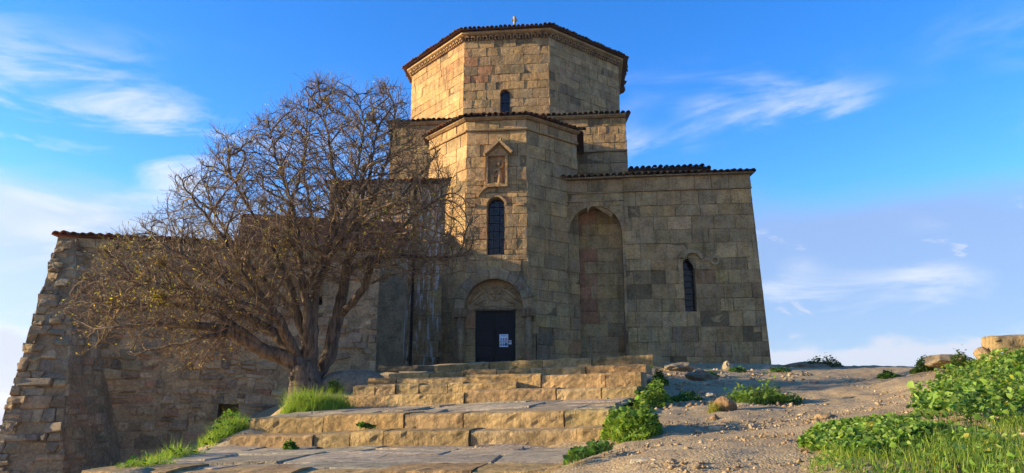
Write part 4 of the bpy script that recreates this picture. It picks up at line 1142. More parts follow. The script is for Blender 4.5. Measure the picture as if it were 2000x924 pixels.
# landings: rough slate-like paving between the flights
pave = empty('pavement', (0, 0, 0)); tag(pave, kind='structure')
def landing(fl, fr, br, bl_, hr, wr, dz=0.0):
    cen_ = (fl + fr + br + bl_) / 4
    Uh = (fr - fl).normalized(); Nn = Uh.cross((bl_ + br - fl - fr).normalized()).normalized()
    f = Face(fl + Vector((0, 0, dz)), Uh, Nn, Nn.cross(Uh))
    q = [((p - fl).dot(f.U), (p - fl).dot(f.W)) for p in (fl, fr, br, bl_)]
    b = MB(); b.add([f.pt(u, w_, -.03) for u, w_ in q], [[0, 1, 2, 3]], (.25, .2, .13)); b.build('paving_bed', M['slate'], pave)
    emit(rubble(f, q, [], lambda u, w_: jit_c(rnd.choice(((.43, .325, .19), (.46, .35, .21), (.39, .30, .175))), .1), hr=hr, wr=wr, wav=.06, gap=.008, bev=.03, proud=.008, tilt=.015, jit=.01, depth=.04), 'paving_slab', M['slate'], pave)
d = .12
r0, r1, r2, r3 = rows[0], rows[1], rows[2], rows[3]
landing(r0[0] + Vector((.05, .35, -.03)), r0[1] + Vector((0, .35, -.03)), r1[1] + Vector((0, .15, -.20)), r1[0] + Vector((-.25, .15, -.21)), (.45, .9), (.7, 1.7))
landing(r2[0] + Vector((.05, .4, -.02)), r2[1] + Vector((0, .4, -.02)), r3[1] + Vector((0, .15, -.23)), r3[0] + Vector((-.5, .1, -.23)), (.5, 1.0), (.7, 1.6))

# ================================================================ ROCKS
def rock(name, p, size, label, tint, seed, rotz=0, sub=4, amp=.35, mat='rock', flat=0.0, sharp=1.0, group=None):
    import bmesh
    bm = bmesh.new(); bmesh.ops.create_icosphere(bm, subdivisions=sub, radius=1)
    cell = Vector((seed * 3.7, seed * 1.3, seed))
    planes = []
    rr = random.Random(seed)
    for _ in range(9):
        v = Vector((rr.gauss(0, 1), rr.gauss(0, 1), rr.gauss(0, 1))).normalized(); planes.append((v, rr.uniform(.55, .85)))
    for v in bm.verts:
        c = v.co.copy()
        for (n, dd) in planes:
            k = c.dot(n)
            if k > dd: c -= n * (k - dd) * .85 * sharp
        c *= 1 + amp * .4 * noise.noise(c * 1.6 + cell) + amp * .24 * noise.noise(c * 4.1 + cell) + amp * .12 * noise.noise(c * 9 + cell)
        if flat and c.z > flat: c.z = flat + (c.z - flat) * .15
        v.co = Vector((c.x * size[0], c.y * size[1], c.z * size[2]))
    me = bpy.data.meshes.new(name); bm.to_mesh(me); bm.free()
    a = me.color_attributes.new('tint', 'FLOAT_COLOR', 'POINT')
    for d_ in a.data: d_.color = (*tint, 1)
    me.materials.append(M[mat]); 
    if sub > 3: me.shade_smooth()
    o = bpy.data.objects.new(name, me); col.objects.link(o); o.location = Vector(p) - Vector((0, 0, size[2] * .22)); o.rotation_euler = (0, 0, rotz)
    return tag(o, label, 'rock', group)
def on_ground(px, py, Y):
    p = at(px, py, Y); p.z = gz(p.x, p.y); return p
rock('boulder', at(690, 758, 16.0) + Vector((0, 0, .05)), (.85, .6, .48), 'smooth rounded grey boulder between the tree trunk and the upper steps', (.25, .225, .19), 3, amp=.2, sharp=.3)
p0 = at(1938, 702, 11.0)
ob = MB(); dirx = Vector((.93, -.37, 0)); diry = Vector((.37, .93, 0))
V, Fc = noise_box(p0 + Vector((0, 0, -.25)), dirx * 1.5, diry * .9, Vector((.04, .04, .36)), 16, 8, 6, .11, 4.2); ob.add(V, Fc, (.36, .285, .185))
V, Fc = noise_box(p0 + Vector((.10, .08, .12)), dirx * 1.4, diry * .8, Vector((.03, .03, .27)), 16, 8, 5, .10, 9.1); ob.add(V, Fc, (.34, .265, .165))
tag(ob.build('boulder', M['step'], None, True), 'large golden sandstone outcrop at the top right edge behind the weeds', 'rock')
rock('boulder', at(1922, 690, 11.4), (.15, .2, .13), 'small angular golden rock leaning against the large outcrop', (.36, .28, .18), 12)
rock('boulder', at(1846, 700, 13.4), (.42, .36, .16), 'low flat grey topped boulder between two shrubs on the crest', (.31, .265, .20), 13, flat=.6)
rock('boulder', at(1590, 716, 24.5), (1.1, .9, .28), 'low rocky mound on the crest just right of the church corner', (.25, .215, .165), 14, amp=.5)
rock('stone', on_ground(1418, 800, 10.2) + Vector((0, 0, .09)), (.17, .15, .15), 'rounded brown stone with a yellow grass tuft in the middle of the path', (.33, .22, .13), 15, amp=.2, sharp=.6)
rock('stone', on_ground(1272, 908, 5.75) + Vector((0, 0, .0)), (.17, .12, .05), 'flat white slab lying beside the lowest steps at the bottom edge', (.52, .49, .43), 16, flat=.5, rotz=.2)
rock('stone', on_ground(1612, 828, 8.4), (.19, .13, .07), 'angular yellowish rock half buried in the dirt path', (.40, .30, .17), 17, rotz=.3, sub=3, amp=.7)
rock('stone', on_ground(1470, 838, 8.2) + Vector((0, 0, .02)), (.055, .05, .045), 'small pale pebble like stone on the shaded part of the path', (.5, .46, .4), 18, sub=3, amp=.7)
rock('stone', on_ground(1370, 740, 16.5) + Vector((0, 0, .1)), (.36, .26, .16), 'half sunk grey boulder on the slope beside the top steps', (.24, .215, .175), 19, sub=3, amp=.7)
rock('stone', on_ground(1422, 714, 22) + Vector((0, 0, .1)), (.18, .15, .2), 'pointed pale stone at the foot of the church wall', (.46, .41, .32), 20, sub=3, amp=.7)
rock('stone', on_ground(1320, 712, 20) + Vector((0, 0, .12)), (.5, .3, .17), 'broad pale grey rock against the wing wall behind the top step', (.30, .27, .22), 21, sub=3, amp=.7)
rock('stone', on_ground(1590, 757, 14.5) + Vector((0, 0, .02)), (.16, .12, .09), 'reddish brown rock on the upper path', (.34, .235, .16), 22, sub=3, amp=.7)
rock('stone', on_ground(1482, 789, 11) + Vector((0, 0, .0)), (.13, .09, .05), 'thin pale flat stone right of the rounded brown stone', (.42, .36, .28), 23)
rock('stone', on_ground(1268, 888, 6.6) + Vector((0, 0, .0)), (.09, .06, .04), 'little pinkish flat stone above the white slab', (.4, .3, .23), 24, sub=3, amp=.7)
rock('stone', on_ground(1500, 716, 22.5) + Vector((0, 0, .06)), (.35, .2, .14), 'pale ledge of rock beneath the church corner', (.42, .37, .29), 25, sub=3, amp=.7)
rock('stone', on_ground(1388, 765, 13) + Vector((0, 0, .03)), (.10, .1, .06), 'white stone among dark weeds left of the green tussock', (.48, .45, .40), 26, sub=3, amp=.7)
# gravel: a few thousand chips
def gravel(name, n, regs, smin, smax, seed):
    g = np.random.default_rng(seed)
    base = np.array([(1, 0, 0), (-1, 0, 0), (0, 1, 0), (0, -1, 0), (0, 0, 1), (0, 0, -1)], float)
    fc = np.array([(0, 2, 4), (2, 1, 4), (1, 3, 4), (3, 0, 4), (2, 0, 5), (1, 2, 5), (3, 1, 5), (0, 3, 5)])
    X = []; 
    for (x0_, x1_, y0_, y1_, k) in regs:
        m_ = int(n * k); X.append(np.stack([g.uniform(x0_, x1_, m_), y0_ + (y1_ - y0_) * g.random(m_) ** 1.6], -1))
    X = np.concatenate(X); m_ = len(X); z = ground_z(X[:, 0], X[:, 1])
    s_ = smin * (smax / smin) ** (g.random(m_) ** 2.5)
    V = base[None] * s_[:, None, None] * g.uniform(.55, 1.25, (m_, 6, 3)) * np.array([1, 1, .6])
    V += g.normal(0, .18, V.shape) * s_[:, None, None]
    a = g.uniform(0, 6.28, m_); ca, sa = np.cos(a)[:, None], np.sin(a)[:, None]
    V = np.stack([V[..., 0] * ca - V[..., 1] * sa, V[..., 0] * sa + V[..., 1] * ca, V[..., 2]], -1)
    V += np.concatenate([X, (z + .01)[:, None]], 1)[:, None, :]
    T = np.array(((.36, .30, .22), (.42, .37, .29), (.28, .24, .19), (.33, .25, .18), (.5, .46, .39)))[g.choice(5, m_, p=(.3, .25, .25, .12, .08))] * g.uniform(.8, 1.2, (m_, 1))
    o = quads_mesh(name, V.reshape(-1, 3), (fc[None] + (np.arange(m_) * 6)[:, None, None]).reshape(-1, 3), M['rubble'], None, np.repeat(T, 6, 0))
    return tag(o, kind='stuff')
gravel('gravel', 16000, ((.9, 6, 4.2, 9, .5), (1.6, 8, 8, 16, .3), (2, 12, 14, 27, .2)), .005, .028, 5)
gravel('gravel', 850, ((2.4, 9, 17, 28, .45), (1.9, 5, 11, 19, .42), (1, 6, 5, 10, .13)), .025, .10, 6)

# ================================================================ PLANTS
def blades(name, P, H, W_, rng, lean=.5, parent=None, cols=((.075, .13, .022), (.10, .165, .03), (.055, .105, .02)), segs=2):
    """grass blades at points P (n,3) with heights H"""
    n = len(P); a = rng.uniform(0, 2 * np.pi, n); dr = np.stack([np.cos(a), np.sin(a), np.zeros(n)], -1)
    sd_ = np.stack([-np.sin(a), np.cos(a), np.zeros(n)], -1); ln = rng.uniform(.1, 1, n) * lean
    cl = np.array(cols)[rng.integers(0, len(cols), n)] * rng.uniform(.6, 1.45, (n, 1)) * np.where(rng.random((n, 1)) < .10, np.array([[1.6, 1.15, .9]]), 1.0)
    up = np.array([0, 0, 1.0]); Vs = []
    for t, wd in ((0, 1.0), (.5, .8), (1, .06)):
        c = P + up * (H * t * (1 - .25 * ln * t))[:, None] + dr * (H * ln * t * t)[:, None]
        Vs += [c - sd_ * (W_ * wd * .5)[:, None], c + sd_ * (W_ * wd * .5)[:, None]]
    V = np.stack(Vs, 1).reshape(-1, 3)
    q = np.array([(0, 1, 3, 2), (2, 3, 5, 4)]); Qd = (q[None] + (np.arange(n) * 6)[:, None, None]).reshape(-1, 4)
    return quads_mesh(name, V, Qd, M['leaf'], parent, np.repeat(cl, 6, 0))
def leaves(name, P, S, rng, parent=None, cols=((.06, .13, .025), (.085, .17, .03), (.045, .095, .02)), nrm_up=.42, stem=True, k=6):
    """round slightly cupped leaves facing roughly up"""
    n = len(P)
    N = rng.normal(0, 1, (n, 3)) * (1 - nrm_up * .6); N[:, 2] = np.abs(N[:, 2]) + nrm_up; N /= np.linalg.norm(N, axis=1, keepdims=True)
    A = np.cross(N, rng.normal(0, 1, (n, 3))); A /= np.linalg.norm(A, axis=1, keepdims=True); B = np.cross(N, A)
    ang = np.linspace(0, 2 * np.pi, k, endpoint=False); rad = np.array([.55, 1, .9, 1.05, .9, 1][:k]) if k == 6 else np.array([.3, 1, .35, 1][:k] if k == 4 else [1] * k)
    V = [P - N * (S * .18)[:, None]]
    for t, r_ in zip(ang, rad): V.append(P + A * (S * r_ * np.cos(t))[:, None] + B * (S * r_ * np.sin(t))[:, None])
    V = np.stack(V, 1)
    tri = np.array([(0, 1 + i, 1 + (i + 1) % k) for i in range(k)])
    Q3 = (tri[None] + (np.arange(n) * (k + 1))[:, None, None]).reshape(-1, 3)
    cl = np.array(cols)[rng.integers(0, len(cols), n)] * rng.uniform(.55, 1.5, (n, 1)) * np.where(rng.random((n, 1)) < .06, np.array([[1.7, 1.1, .8]]), 1.0)
    return quads_mesh(name, V.reshape(-1, 3), Q3, M['leaf'], parent, np.repeat(cl, k + 1, 0))
g = np.random.default_rng(21)
def in_poly(pts, poly):
    x, y = pts[:, 0], pts[:, 1]; ins = np.zeros(len(x), bool); j = len(poly) - 1
    for i in range(len(poly)):
        xi, yi = poly[i]; xj, yj = poly[j]
        c = ((yi > y) != (yj > y)) & (x < (xj - xi) * (y - yi) / (yj - yi + 1e-12) + xi); ins ^= c; j = i
    return ins
def field(n, poly, rng):
    poly = np.array(poly); lo, hi = poly.min(0), poly.max(0); P = rng.uniform(lo, hi, (n * 3, 2)); P = P[in_poly(P, poly)][:n]
    nz_ = np.array([noise.noise((p[0] * 1.3, p[1] * 1.3, 7)) for p in P])
    return P, nz_
gxy = lambda px, py, Y: tuple(at(px, py, Y).xy)
# lush bank on the right: grass in front, broad-leaved weeds behind
bank_g = [gxy(1570, 930, 4.6), gxy(1660, 870, 5.6), gxy(1760, 850, 5.8), gxy(1880, 850, 5.4), (5.0, 6.6), (9, 8.2), (9, 3.0), (2.2, 3.0), (1.9, 4.2)]
P, nz_ = field(80000, bank_g, g); keep = nz_ > -.62 + .3 * g.random(len(nz_)); P = P[keep]; nz_ = nz_[keep]
z = ground_z(P[:, 0], P[:, 1]); H = g.uniform(.04, .14, len(P)) * (1 + .8 * nz_); 
tag(blades('grass', np.column_stack([P, z - .01]), H, g.uniform(.003, .007, len(P)), g, 1.0, cols=((.19, .27, .04), (.15, .235, .035), (.24, .30, .055))), kind='stuff')
bank_w = [gxy(1780, 850, 5.8), gxy(1790, 800, 8.0), gxy(1830, 758, 9.6), gxy(1880, 728, 11), gxy(1990, 704, 11.4), (10, 11.6), (11, 8), (9.2, 5.4), (5.2, 4.9), (4.6, 5.4)]
P, nz_ = field(32000, bank_w, g); keep = nz_ > -.32 + .2 * g.random(len(nz_)); P = P[keep]; nz_ = nz_[keep]
hgt = .06 + .24 * np.clip(nz_ + .45, 0, 1) ; hgt = hgt * g.uniform(.35, 1.15, len(P))
z = ground_z(P[:, 0], P[:, 1])
tag(leaves('ground_cover', np.column_stack([P, z + hgt]), (.009 + .033 * g.random(len(P)) ** 1.8), g, cols=((.16, .25, .04), (.12, .21, .035), (.22, .30, .06), (.085, .16, .028))), kind='stuff')
P, nz_ = field(9000, bank_w, g); z = ground_z(P[:, 0], P[:, 1])
P2, nz2 = field(7000, bank_g, g); k2 = nz2 > -.1; P2 = P2[k2]; z2 = ground_z(P2[:, 0], P2[:, 1])
tag(leaves('ground_cover', np.column_stack([P2, z2 + g.uniform(.02, .12, len(P2)) * (1 + nz2[k2])]), g.uniform(.008, .026, len(P2)), g, cols=((.16, .25, .04), (.12, .21, .035), (.24, .31, .07))), kind='stuff')
tag(blades('grass', np.column_stack([P, z - .01]), g.uniform(.05, .2, len(P)), g.uniform(.004, .009, len(P)), g, .8), kind='stuff')
front_w = [gxy(1560, 885, 5.4), gxy(1640, 838, 6.8), gxy(1700, 838, 6.6), gxy(1760, 856, 5.7), gxy(1860, 865, 5.2), gxy(1700, 905, 4.6)]
P, nz_ = field(9000, front_w, g); keep = nz_ > -.3; P = P[keep]; nz_ = nz_[keep]; z = ground_z(P[:, 0], P[:, 1])
tag(leaves('ground_cover', np.column_stack([P, z + .03 + .13 * g.random(len(P)) * np.clip(nz_ + .6, .2, 1)]), g.uniform(.009, .028, len(P)), g, cols=((.15, .24, .04), (.21, .28, .06), (.09, .17, .03))), kind='stuff')
def clump(name, px, py, Y, rx, ry, h, nl, nb, label, cat, cols=None, leaf_s=(.018, .045), seed=1, rot=0.0, group=None, bcols=None, dz=0.0, blade_h=(.5, 1.1)):
    rng = np.random.default_rng(seed); c = on_ground(px, py, Y); c.z += dz
    root = empty(name, c); tag(root, label, cat, group); ca, sa = math.cos(rot), math.sin(rot)
    def pts(n):
        r_ = np.sqrt(rng.random(n)); a = rng.uniform(0, 2 * np.pi, n); x = rx * r_ * np.cos(a); y = ry * r_ * np.sin(a)
        rag = np.array([1 + .45 * noise.noise((math.cos(t) * 1.6 + seed, math.sin(t) * 1.6, seed * 2.1)) + .2 * noise.noise((math.cos(t) * 5, math.sin(t) * 5 + seed, 1)) for t in a])
        x = x * rag; y = y * rag
        lump = np.array([1.3 * noise.noise((x_ * 4 + seed, y_ * 4, seed)) + .5 * noise.noise((x_ * 11, y_ * 11 + seed, 3)) for x_, y_ in zip(x, y)])
        hh = np.maximum(h * np.sqrt(np.clip(1 - r_ ** 2, .04, 1)) * (.9 + .9 * lump) * np.where(rng.random(n) < .05, 1.45, 1), .02)
        X = x * ca - y * sa; Yv = x * sa + y * ca
        zz = ground_z(X + c.x, Yv + c.y) + dz - c.z
        return X, Yv, zz, hh
    kw = dict(cols=cols) if cols else {}
    if nl:
        X, Yv, zz, hh = pts(nl)
        o = leaves('leaves', np.column_stack([X, Yv, zz + hh * rng.random(nl) ** .55]), leaf_s[0] * .6 + (leaf_s[1] - leaf_s[0] * .6) * rng.random(nl) ** 1.8, rng, root, nrm_up=.55, **kw); o['kind'] = 'stuff'
    if nb:
        X, Yv, zz, hh = pts(nb); kb = dict(cols=bcols) if bcols else {}
        o = blades('blades', np.column_stack([X, Yv, zz - .02]), (hh * .6 + h * .35) * rng.uniform(*blade_h, nb), rng.uniform(.005, .011, nb), rng, .75, root, **kb); o['kind'] = 'stuff'
    return root
LUSH = ((.13, .215, .035), (.18, .26, .045), (.08, .145, .025)); BRT = ((.20, .285, .04), (.25, .32, .055), (.15, .24, .035)); DRY = ((.26, .24, .05), (.32, .28, .08), (.2, .21, .04))
clump('leafy_bush', 1232, 862, 8.6, .32, .5, .38, 2600, 600, 'bright leafy bush spilling over the right end of the lower steps', 'bush', LUSH, seed=3, rot=.3, bcols=BRT)
clump('leafy_bush', 1272, 790, 12.4, .28, .75, .30, 1900, 1300, 'dark weedy clump along the right end of the upper steps', 'bush', LUSH, seed=4, rot=-.2)
clump('leafy_bush', 1290, 715, 15.0, .14, .3, .28, 700, 300, 'small dark bush at the right end of the top step', 'bush', seed=5)
clump('grass_clump', 1488, 778, 12.0, .55, .42, .30, 900, 2600, 'wide low green tussock in the middle of the dirt slope', 'grass clump', LUSH, seed=6)
clump('grass_clump', 1396, 806, 10.1, .08, .08, .22, 0, 260, 'yellow green tuft against the rounded brown stone', 'grass clump', seed=7, bcols=DRY)
clump('grass_clump', 1740, 757, 13.8, .18, .14, .12, 500, 150, 'small isolated weed on the upper path', 'weed', seed=8)
clump('shrub', 1800, 709, 13.8, .19, .16, .30, 900, 260, 'spiky shrub left of the flat boulder on the crest', 'shrub', seed=9, cols=((.05, .09, .02), (.07, .115, .025)), leaf_s=(.015, .03))
clump('shrub', 1880, 709, 12.6, .28, .16, .26, 1300, 400, 'spiky shrub between the flat boulder and the golden outcrop', 'shrub', seed=10, cols=((.06, .10, .02), (.08, .125, .025)), leaf_s=(.015, .03))
clump('grass_clump', 612, 805, 13.3, .62, .5, .42, 300, 5200, 'bright grass tussock round the foot of the tree', 'grass clump', seed=11, bcols=BRT, blade_h=(.8, 1.5))
clump('grass_clump', 658, 800, 13.6, .34, .3, .36, 0, 1900, 'bright grass tussock between the tree and the steps', 'grass clump', seed=12, bcols=BRT, blade_h=(.8, 1.5))
clump('grass_clump', 440, 868, 11.3, .32, .55, .38, 400, 2300, 'tall grass beside the left end of the lowest steps', 'grass clump', seed=13, bcols=BRT, dz=-.03)
clump('grass_clump', 365, 890, 9.2, .3, .6, .26, 100, 2100, 'grass strip along the left edge of the lower landing', 'grass clump', seed=14, bcols=BRT)
clump('grass_clump', 280, 907, 7.9, .28, .55, .20, 100, 1700, 'low grass at the far left edge of the lower landing', 'grass clump', seed=15, bcols=BRT)
clump('grass_clump', 565, 872, 9.75, .10, .06, .12, 120, 160, 'tiny grass tuft growing at the foot of the lowest riser', 'grass clump', seed=16, bcols=BRT, dz=.30)
clump('grass_clump', 715, 838, 10.2, .14, .05, .05, 140, 80, 'sparse weeds in the joint between the two lower steps', 'weed', seed=17, bcols=BRT, dz=.5)
clump('grass_clump', 1150, 905, 6.9, .14, .55, .10, 200, 900, 'ragged grass along the right edge of the lower landing', 'grass clump', seed=18, rot=-.5, dz=.08)
clump('grass_clump', 1380, 730, 18, .3, .2, .14, 500, 200, 'dark low weed above the half sunk boulder', 'weed', seed=19)
clump('grass_clump', 1610, 712, 24.2, .7, .4, .40, 1200, 500, 'dark scrub covering the rocky mound on the crest', 'scrub', seed=20, cols=((.05, .075, .022), (.065, .09, .028)), leaf_s=(.02, .045))
clump('grass_clump', 1340, 780, 12.6, .3, .25, .09, 500, 200, 'dark flat weeds in the shade right of the steps', 'weed', seed=22)
clump('grass_clump', 1525, 722, 21, .3, .2, .12, 350, 250, 'yellowish weed under the church corner', 'weed', seed=23, bcols=DRY)
clump('grass_clump', 1440, 722, 20.5, .3, .2, .14, 400, 160, 'dark weed beside the pointed pale stone', 'weed', seed=24)
clump('grass_clump', 655, 735, 14.6, .16, .12, .28, 200, 160, 'small leafy sprout between the two trunks', 'weed', seed=25, dz=.25)

# ================================================================ TREE
def tree():
    rng = random.Random(33)
    base = at(603, 775, 15.6); 
    root = empty('bare_tree', base); tag(root, 'wide bare tree with dense dark twigs and a few yellow leaves', 'tree')
    limbs = [   # pixel, depth, radius
        [(603, 800, 13.5, .42), (600, 768, 13.5, .37), (597, 738, 13.5, .33), (592, 712, 13.5, .29)],
        [(592, 712, 13.5, .22), (560, 700, 13.35, .19), (520, 688, 13.2, .17), (480, 668, 13.0, .15), (452, 648, 12.9, .13), (420, 640, 12.7, .11), (370, 634, 12.4, .09), (300, 632, 12.1, .06), (220, 640, 11.9, .035)],
        [(588, 708, 13.5, .19), (560, 672, 13.6, .16), (525, 645, 13.7, .14), (480, 615, 13.8, .11), (420, 590, 13.8, .085), (340, 565, 13.8, .055), (260, 545, 13.8, .03)],
        [(585, 705, 13.5, .15), (560, 660, 13.1, .13), (545, 625, 12.9, .11), (520, 590, 12.7, .09), (470, 560, 12.5, .065), (400, 520, 12.3, .04), (320, 480, 12.2, .025)],
        [(598, 705, 13.5, .15), (597, 660, 13.5, .125), (582, 620, 13.5, .115), (575, 590, 13.5, .11), (560, 540, 13.5, .08), (530, 480, 13.4, .06), (490, 410, 13.3, .04), (450, 340, 13.2, .025)],
        [(600, 708, 13.5, .14), (601, 660, 13.35, .12), (600, 600, 13.3, .105), (590, 550, 13.2, .085), (585, 480, 13.1, .065), (570, 400, 13.0, .05), (540, 310, 12.9, .03), (525, 250, 12.9, .018)],
        [(608, 712, 13.5, .18), (610, 660, 13.5, .15), (612, 600, 13.5, .135), (618, 560, 13.5, .115), (640, 510, 13.6, .09), (650, 440, 13.7, .07), (655, 350, 13.7, .05), (640, 260, 13.7, .03), (625, 190, 13.7, .015)],
        [(622, 735, 13.9, .13), (640, 700, 13.95, .20), (652, 655, 14.0, .19), (660, 620, 14.0, .165), (670, 570, 14.0, .14), (678, 520, 14.0, .12), (700, 450, 14.1, .09), (735, 370, 14.2, .06), (760, 300, 14.2, .04), (772, 220, 14.2, .02)],
        [(660, 618, 14.0, .11), (690, 590, 13.8, .10), (715, 560, 13.7, .09), (725, 520, 13.6, .08), (760, 470, 13.5, .06), (810, 420, 13.3, .04), (870, 380, 13.2, .022)],
        [(676, 535, 14.0, .09), (720, 505, 14.3, .08), (780, 500, 14.5, .06), (840, 505, 14.6, .045), (900, 500, 14.6, .025)],
        [(640, 510, 13.6, .07), (690, 440, 13.2, .06), (720, 350, 13.0, .045), (735, 260, 12.9, .025)],
        [(612, 600, 13.5, .07), (580, 520, 14.2, .06), (560, 430, 14.8, .05), (590, 330, 15.0, .035), (610, 230, 15.0, .018)],
        [(545, 625, 12.9, .07), (500, 600, 12.0, .055), (440, 580, 11.4, .04), (360, 560, 11.0, .03), (280, 550, 10.8, .018)],
        [(598, 560, 13.3, .07), (640, 480, 12.4, .06), (690, 400, 11.9, .045), (720, 320, 11.7, .025)],
        [(520, 688, 13.2, .11), (475, 645, 12.9, .09), (410, 605, 12.8, .07), (320, 592, 12.7, .045), (225, 600, 12.6, .02)],
        [(480, 615, 13.8, .08), (430, 560, 14.2, .065), (370, 510, 14.4, .045), (300, 455, 14.5, .022)],
        [(545, 625, 12.9, .08), (490, 550, 12.5, .065), (440, 470, 12.4, .05), (385, 400, 12.4, .03), (350, 345, 12.5, .012)],
        [(582, 620, 13.5, .085), (530, 560, 14.3, .07), (470, 500, 14.8, .05), (420, 420, 15.0, .03), (395, 350, 15.0, .015)],
        [(600, 600, 13.3, .08), (632, 530, 13.9, .065), (612, 440, 14.4, .05), (592, 330, 14.4, .03), (602, 195, 14.2, .012)],
        [(650, 440, 13.7, .06), (697, 340, 13.4, .04), (712, 240, 13.2, .022), (700, 190, 13.2, .012)],
        [(452, 648, 12.9, .08), (400, 660, 12.3, .055), (340, 675, 12.0, .035), (260, 690, 11.8, .018)],
        [(700, 450, 14.1, .06), (770, 400, 14.5, .045), (830, 330, 14.6, .03), (860, 290, 14.6, .014)],
        [(590, 735, 13.5, .10), (572, 722, 13.35, .08), (556, 712, 13.3, .055)],
        [(590, 740, 13.4, .10), (574, 738, 13.3, .09), (566, 740, 13.27, .075)],
    ]
    pos, par, rad, fixed = [], [], [], []
    def add_node(p, pa, r_, fx): pos.append(p); par.append(pa); rad.append(r_); fixed.append(fx); return len(pos) - 1
    for li, lb in enumerate(limbs):
        P = [at(x, y, max(Y, 12.4) + 2.1) for x, y, Y, r_ in lb]; last = -1
        if li: last = min(range(len(pos)), key=lambda i: (pos[i] - P[0]).length)
        for a in range(len(P) - 1):
            nseg = max(1, int((P[a + 1] - P[a]).length / .13))
            for k in range(nseg):
                t = (k + (1 if (a == 0 and li == 0 and k == 0) is None else 0)) / nseg
                q = P[a].lerp(P[a + 1], t); j = Vector((rng.gauss(0, 1), rng.gauss(0, 1), rng.gauss(0, 1))) * .012
                if a == 0 and k == 0: j *= 0
                last = add_node(q + j, last, (lb[a][3] + (lb[a + 1][3] - lb[a][3]) * t) * (1 if li == 0 else .84), True)
        last = add_node(P[-1], last, lb[-1][3], True)
    env = np.array([(150, 640), (118, 600), (160, 545), (215, 480), (300, 430), (330, 395), (345, 350), (400, 335), (425, 262), (470, 268), (520, 228), (560, 205), (600, 165), (660, 158), (700, 185), (740, 178), (780, 175), (800, 235),
                    (840, 290), (890, 350), (925, 430), (935, 490), (900, 525), (860, 545), (820, 555), (770, 545), (735, 560), (700, 545), (640, 560), (600, 590), (560, 640), (500, 660), (470, 690), (430, 712), (395, 735), (300, 690), (240, 655), (180, 690)], float)
    prng = np.random.default_rng(12)
    att = []
    while len(att) < 9600:
        q = prng.uniform((100, 140), (945, 770), (4000, 2))
        q = q[in_poly(q, env)]
        for x, y in q:
            # depth half-width shrinks towards the outline
            d = np.min(np.hypot(env[:, 0] - x, env[:, 1] - y)); hd = 2.6 * min(1, math.sqrt(max(d, 2) / 190))
            if (y > 650 and prng.random() > .5) or (x > 800 and prng.random() > .6): continue
            dd = prng.uniform(-1, 1) * hd
            att.append(at(x, y, 15.5 + dd))
            if len(att) >= 9600: break
    hub = at(600, 700, 15.6)
    alive = np.ones(len(att), bool); attA = np.array([tuple(a) for a in att])
    nodes_grow = [i for i in range(len(pos))]
    D, KILL, INF = .10, .12, 1.5
    for it in range(90):
        kd = kdtree.KDTree(len(pos))
        for i, p in enumerate(pos): kd.insert(p, i)
        kd.balance(); acc = {}
        for ai in np.nonzero(alive)[0]:
            co, i, dist = kd.find(att[ai])
            if dist < KILL: alive[ai] = False; continue
            if dist < INF or it < 25:
                acc.setdefault(i, Vector((0, 0, 0))); acc[i] += (att[ai] - co).normalized()
        if not acc: break
        grew = 0
        for i, v in acc.items():
            if v.length < 1e-6: continue
            d = v.normalized()
            if par[i] >= 0: d = (d + (pos[i] - pos[par[i]]).normalized() * .95)
            ow = pos[i] - hub; d = (d + ow.normalized() * .35 + Vector((0, 0, .10)) + Vector((rng.gauss(0, .13), rng.gauss(0, .13), rng.gauss(0, .13)))).normalized()
            q = pos[i] + d * D
            if i < len(pos): add_node(q, i, 0, False); grew += 1
        if not grew: break
    # fine twigs at free nodes
    nch = [0] * len(pos)
    for p_ in par:
        if p_ >= 0: nch[p_] += 1
    free = [i for i in range(len(pos)) if not fixed[i]]
    for i in free:
        cnt = 2 if nch[i] == 0 else (1 if rng.random() < .70 else 0)
        ow = (pos[i] - hub).normalized()
        dd = (pos[i] - pos[par[i]]).normalized()
        for _ in range(cnt):
            d = (dd * .7 + ow * .5 + Vector((rng.gauss(0, .55), rng.gauss(0, .55), rng.gauss(.22, .5)))).normalized(); last = i; st_ = rng.uniform(.05, .13)
            for k in range(rng.choice((1, 2, 3, 3))):
                d = (d + Vector((rng.gauss(0, .16), rng.gauss(0, .16), rng.gauss(.06, .16)))).normalized()
                last = add_node(pos[last] + d * st_, last, 0, False)
    n = len(pos); r2 = [0.0] * n; kids = [[] for _ in range(n)]
    for i, p_ in enumerate(par):
        if p_ >= 0: kids[p_].append(i)
    for i in range(n - 1, -1, -1):
        pass
    order = list(range(n)); depth = [0] * n
    for i in order: depth[i] = depth[par[i]] + 1 if par[i] >= 0 else 0
    for i in sorted(order, key=lambda k: -depth[k]):
        if not kids[i]: r2[i] = .0037 ** 2.35
        if not fixed[i]: rad[i] = min(r2[i] ** (1 / 2.35), .05)
        if par[i] >= 0: r2[par[i]] += r2[i]
    # chains
    thick, thin = MB(), None
    tv, tq = [], []
    done = [False] * n
    starts = [i for i in range(n) if par[i] < 0]
    stack = [(i, None) for i in starts]; chains = []
    while stack:
        i, pa = stack.pop(); ch = ([pa] if pa is not None else []) + [i]
        cur = i
        while kids[cur]:
            ks = kids[cur]; fx = [k for k in ks if fixed[k]]
            m_ = max(fx or ks, key=lambda k: rad[k])
            for k in ks:
                if k != m_: stack.append((k, cur))
            ch.append(m_); cur = m_
        chains.append(ch)
    tb = MB(); lim = []
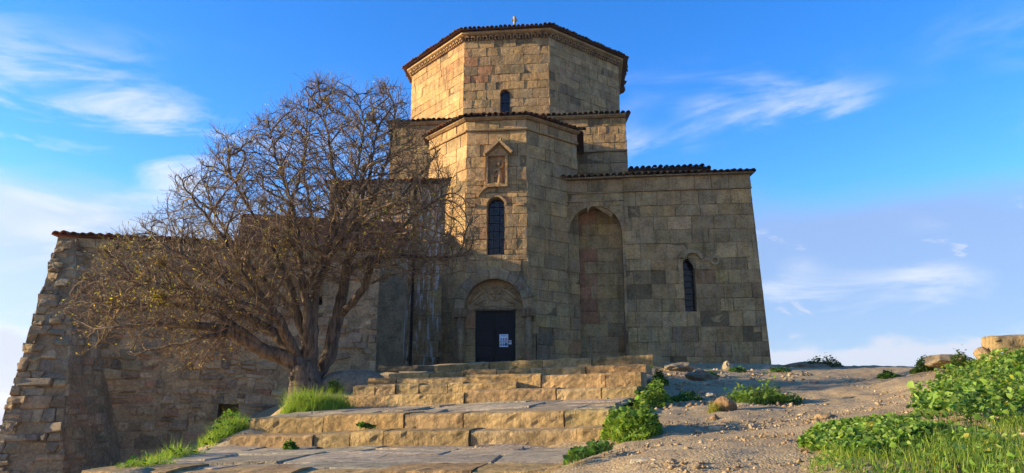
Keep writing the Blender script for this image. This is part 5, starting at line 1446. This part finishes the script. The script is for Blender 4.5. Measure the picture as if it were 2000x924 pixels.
    for ch in chains:
        if len(ch) < 2: continue
        fx = fixed[ch[1]]
        rr = [rad[k] for k in ch]
        if not fx: rr[0] = rr[1]
        else:
            if rr[0] > rr[1] * 1.6: rr[0] = rr[1]
        P = [pos[k] for k in ch]
        if fx:
            big = max(rr) > .16; sides = 12 if max(rr) > .1 else 8
            rr = [x * (1 + .10 * noise.noise(Vector(q) * 4)) for x, q in zip(rr, P)]
            if ch[0] in starts:     # flare at the root
                for k in range(min(3, len(rr))): rr[k] *= 1.25 - .08 * k
            V, Qd = tube(P, rr, sides)
            V = [v + noise.noise_vector(v * 6) * .018 for v in V]
            lim.append((ch[0] in starts, V, Qd))
        else:
            V, Qd = tube(P, rr, 5 if max(rr) > .02 else 3, cap=False)
            b0 = len(tv); tv.extend(V); tq.extend([[b0 + a for a in q] for q in Qd])
    for st_, V, Qd in lim:
        o = mesh('trunk' if st_ else 'limb', [v - base for v in V], Qd, M['bark'], root, None, True)
    Tv = np.array([tuple(v - base) for v in tv])
    o = quads_mesh('twigs', Tv, np.array(tq), M['twig'], root); o['kind'] = 'stuff'
    # last leaves: thin yellow-green clusters at the outer twigs
    prng = np.random.default_rng(4)
    tips = [i for i in range(n) if not kids[i] and not fixed[i]]
    P = []
    cl = [at(x, y, Y + 2.1) for x, y, Y in ((385, 585, 12.3), (200, 600, 12), (270, 700, 12), (230, 480, 13), (365, 650, 12.1), (300, 560, 12), (120, 640, 12), (340, 655, 11.6), (845, 400, 13), (740, 440, 12), (560, 470, 11.8), (770, 430, 12.8), (630, 250, 13.5), (250, 500, 12.5), (850, 560, 14), (480, 560, 11.5))]
    for i in tips:
        p = pos[i]; dmin = min((p - c).length for c in cl)
        if dmin < .5 and prng.random() < .7 or prng.random() < .13:
            for _ in range(prng.integers(1, 4)): P.append(np.array(p) + prng.normal(0, .03, 3) - np.array(base))
    P = np.array(P); o = leaves('leaves', P, prng.uniform(.016, .036, len(P)), prng, root, cols=((.42, .33, .05), (.33, .29, .05), (.22, .23, .05), (.36, .24, .06)), nrm_up=.2, k=4); o['kind'] = 'stuff'
    print('TREE nodes', n, 'tris', len(tq) * 2, 'leaves', len(P))
tree()
# ================================================================ HAZE over the valley
hm = bpy.data.materials.new('valley_haze'); hm.use_nodes = True; t = NT(hm.node_tree); t.n.clear()
vo_ = t.add('ShaderNodeVolumePrincipled', {'Color': (.80, .88, 1.0, 1), 'Density': 2.2e-4, 'Anisotropy': .2})
t.l.new(vo_.outputs[0], t.add('ShaderNodeOutputMaterial').inputs['Volume'])
V, Fc = box(Vector((0, 2500, -104.5)), Vector((9600, 0, 0)), Vector((0, 12200, 0)), Vector((0, 0, 134.5)))
tag(mesh('haze', V, Fc, hm), kind='stuff')
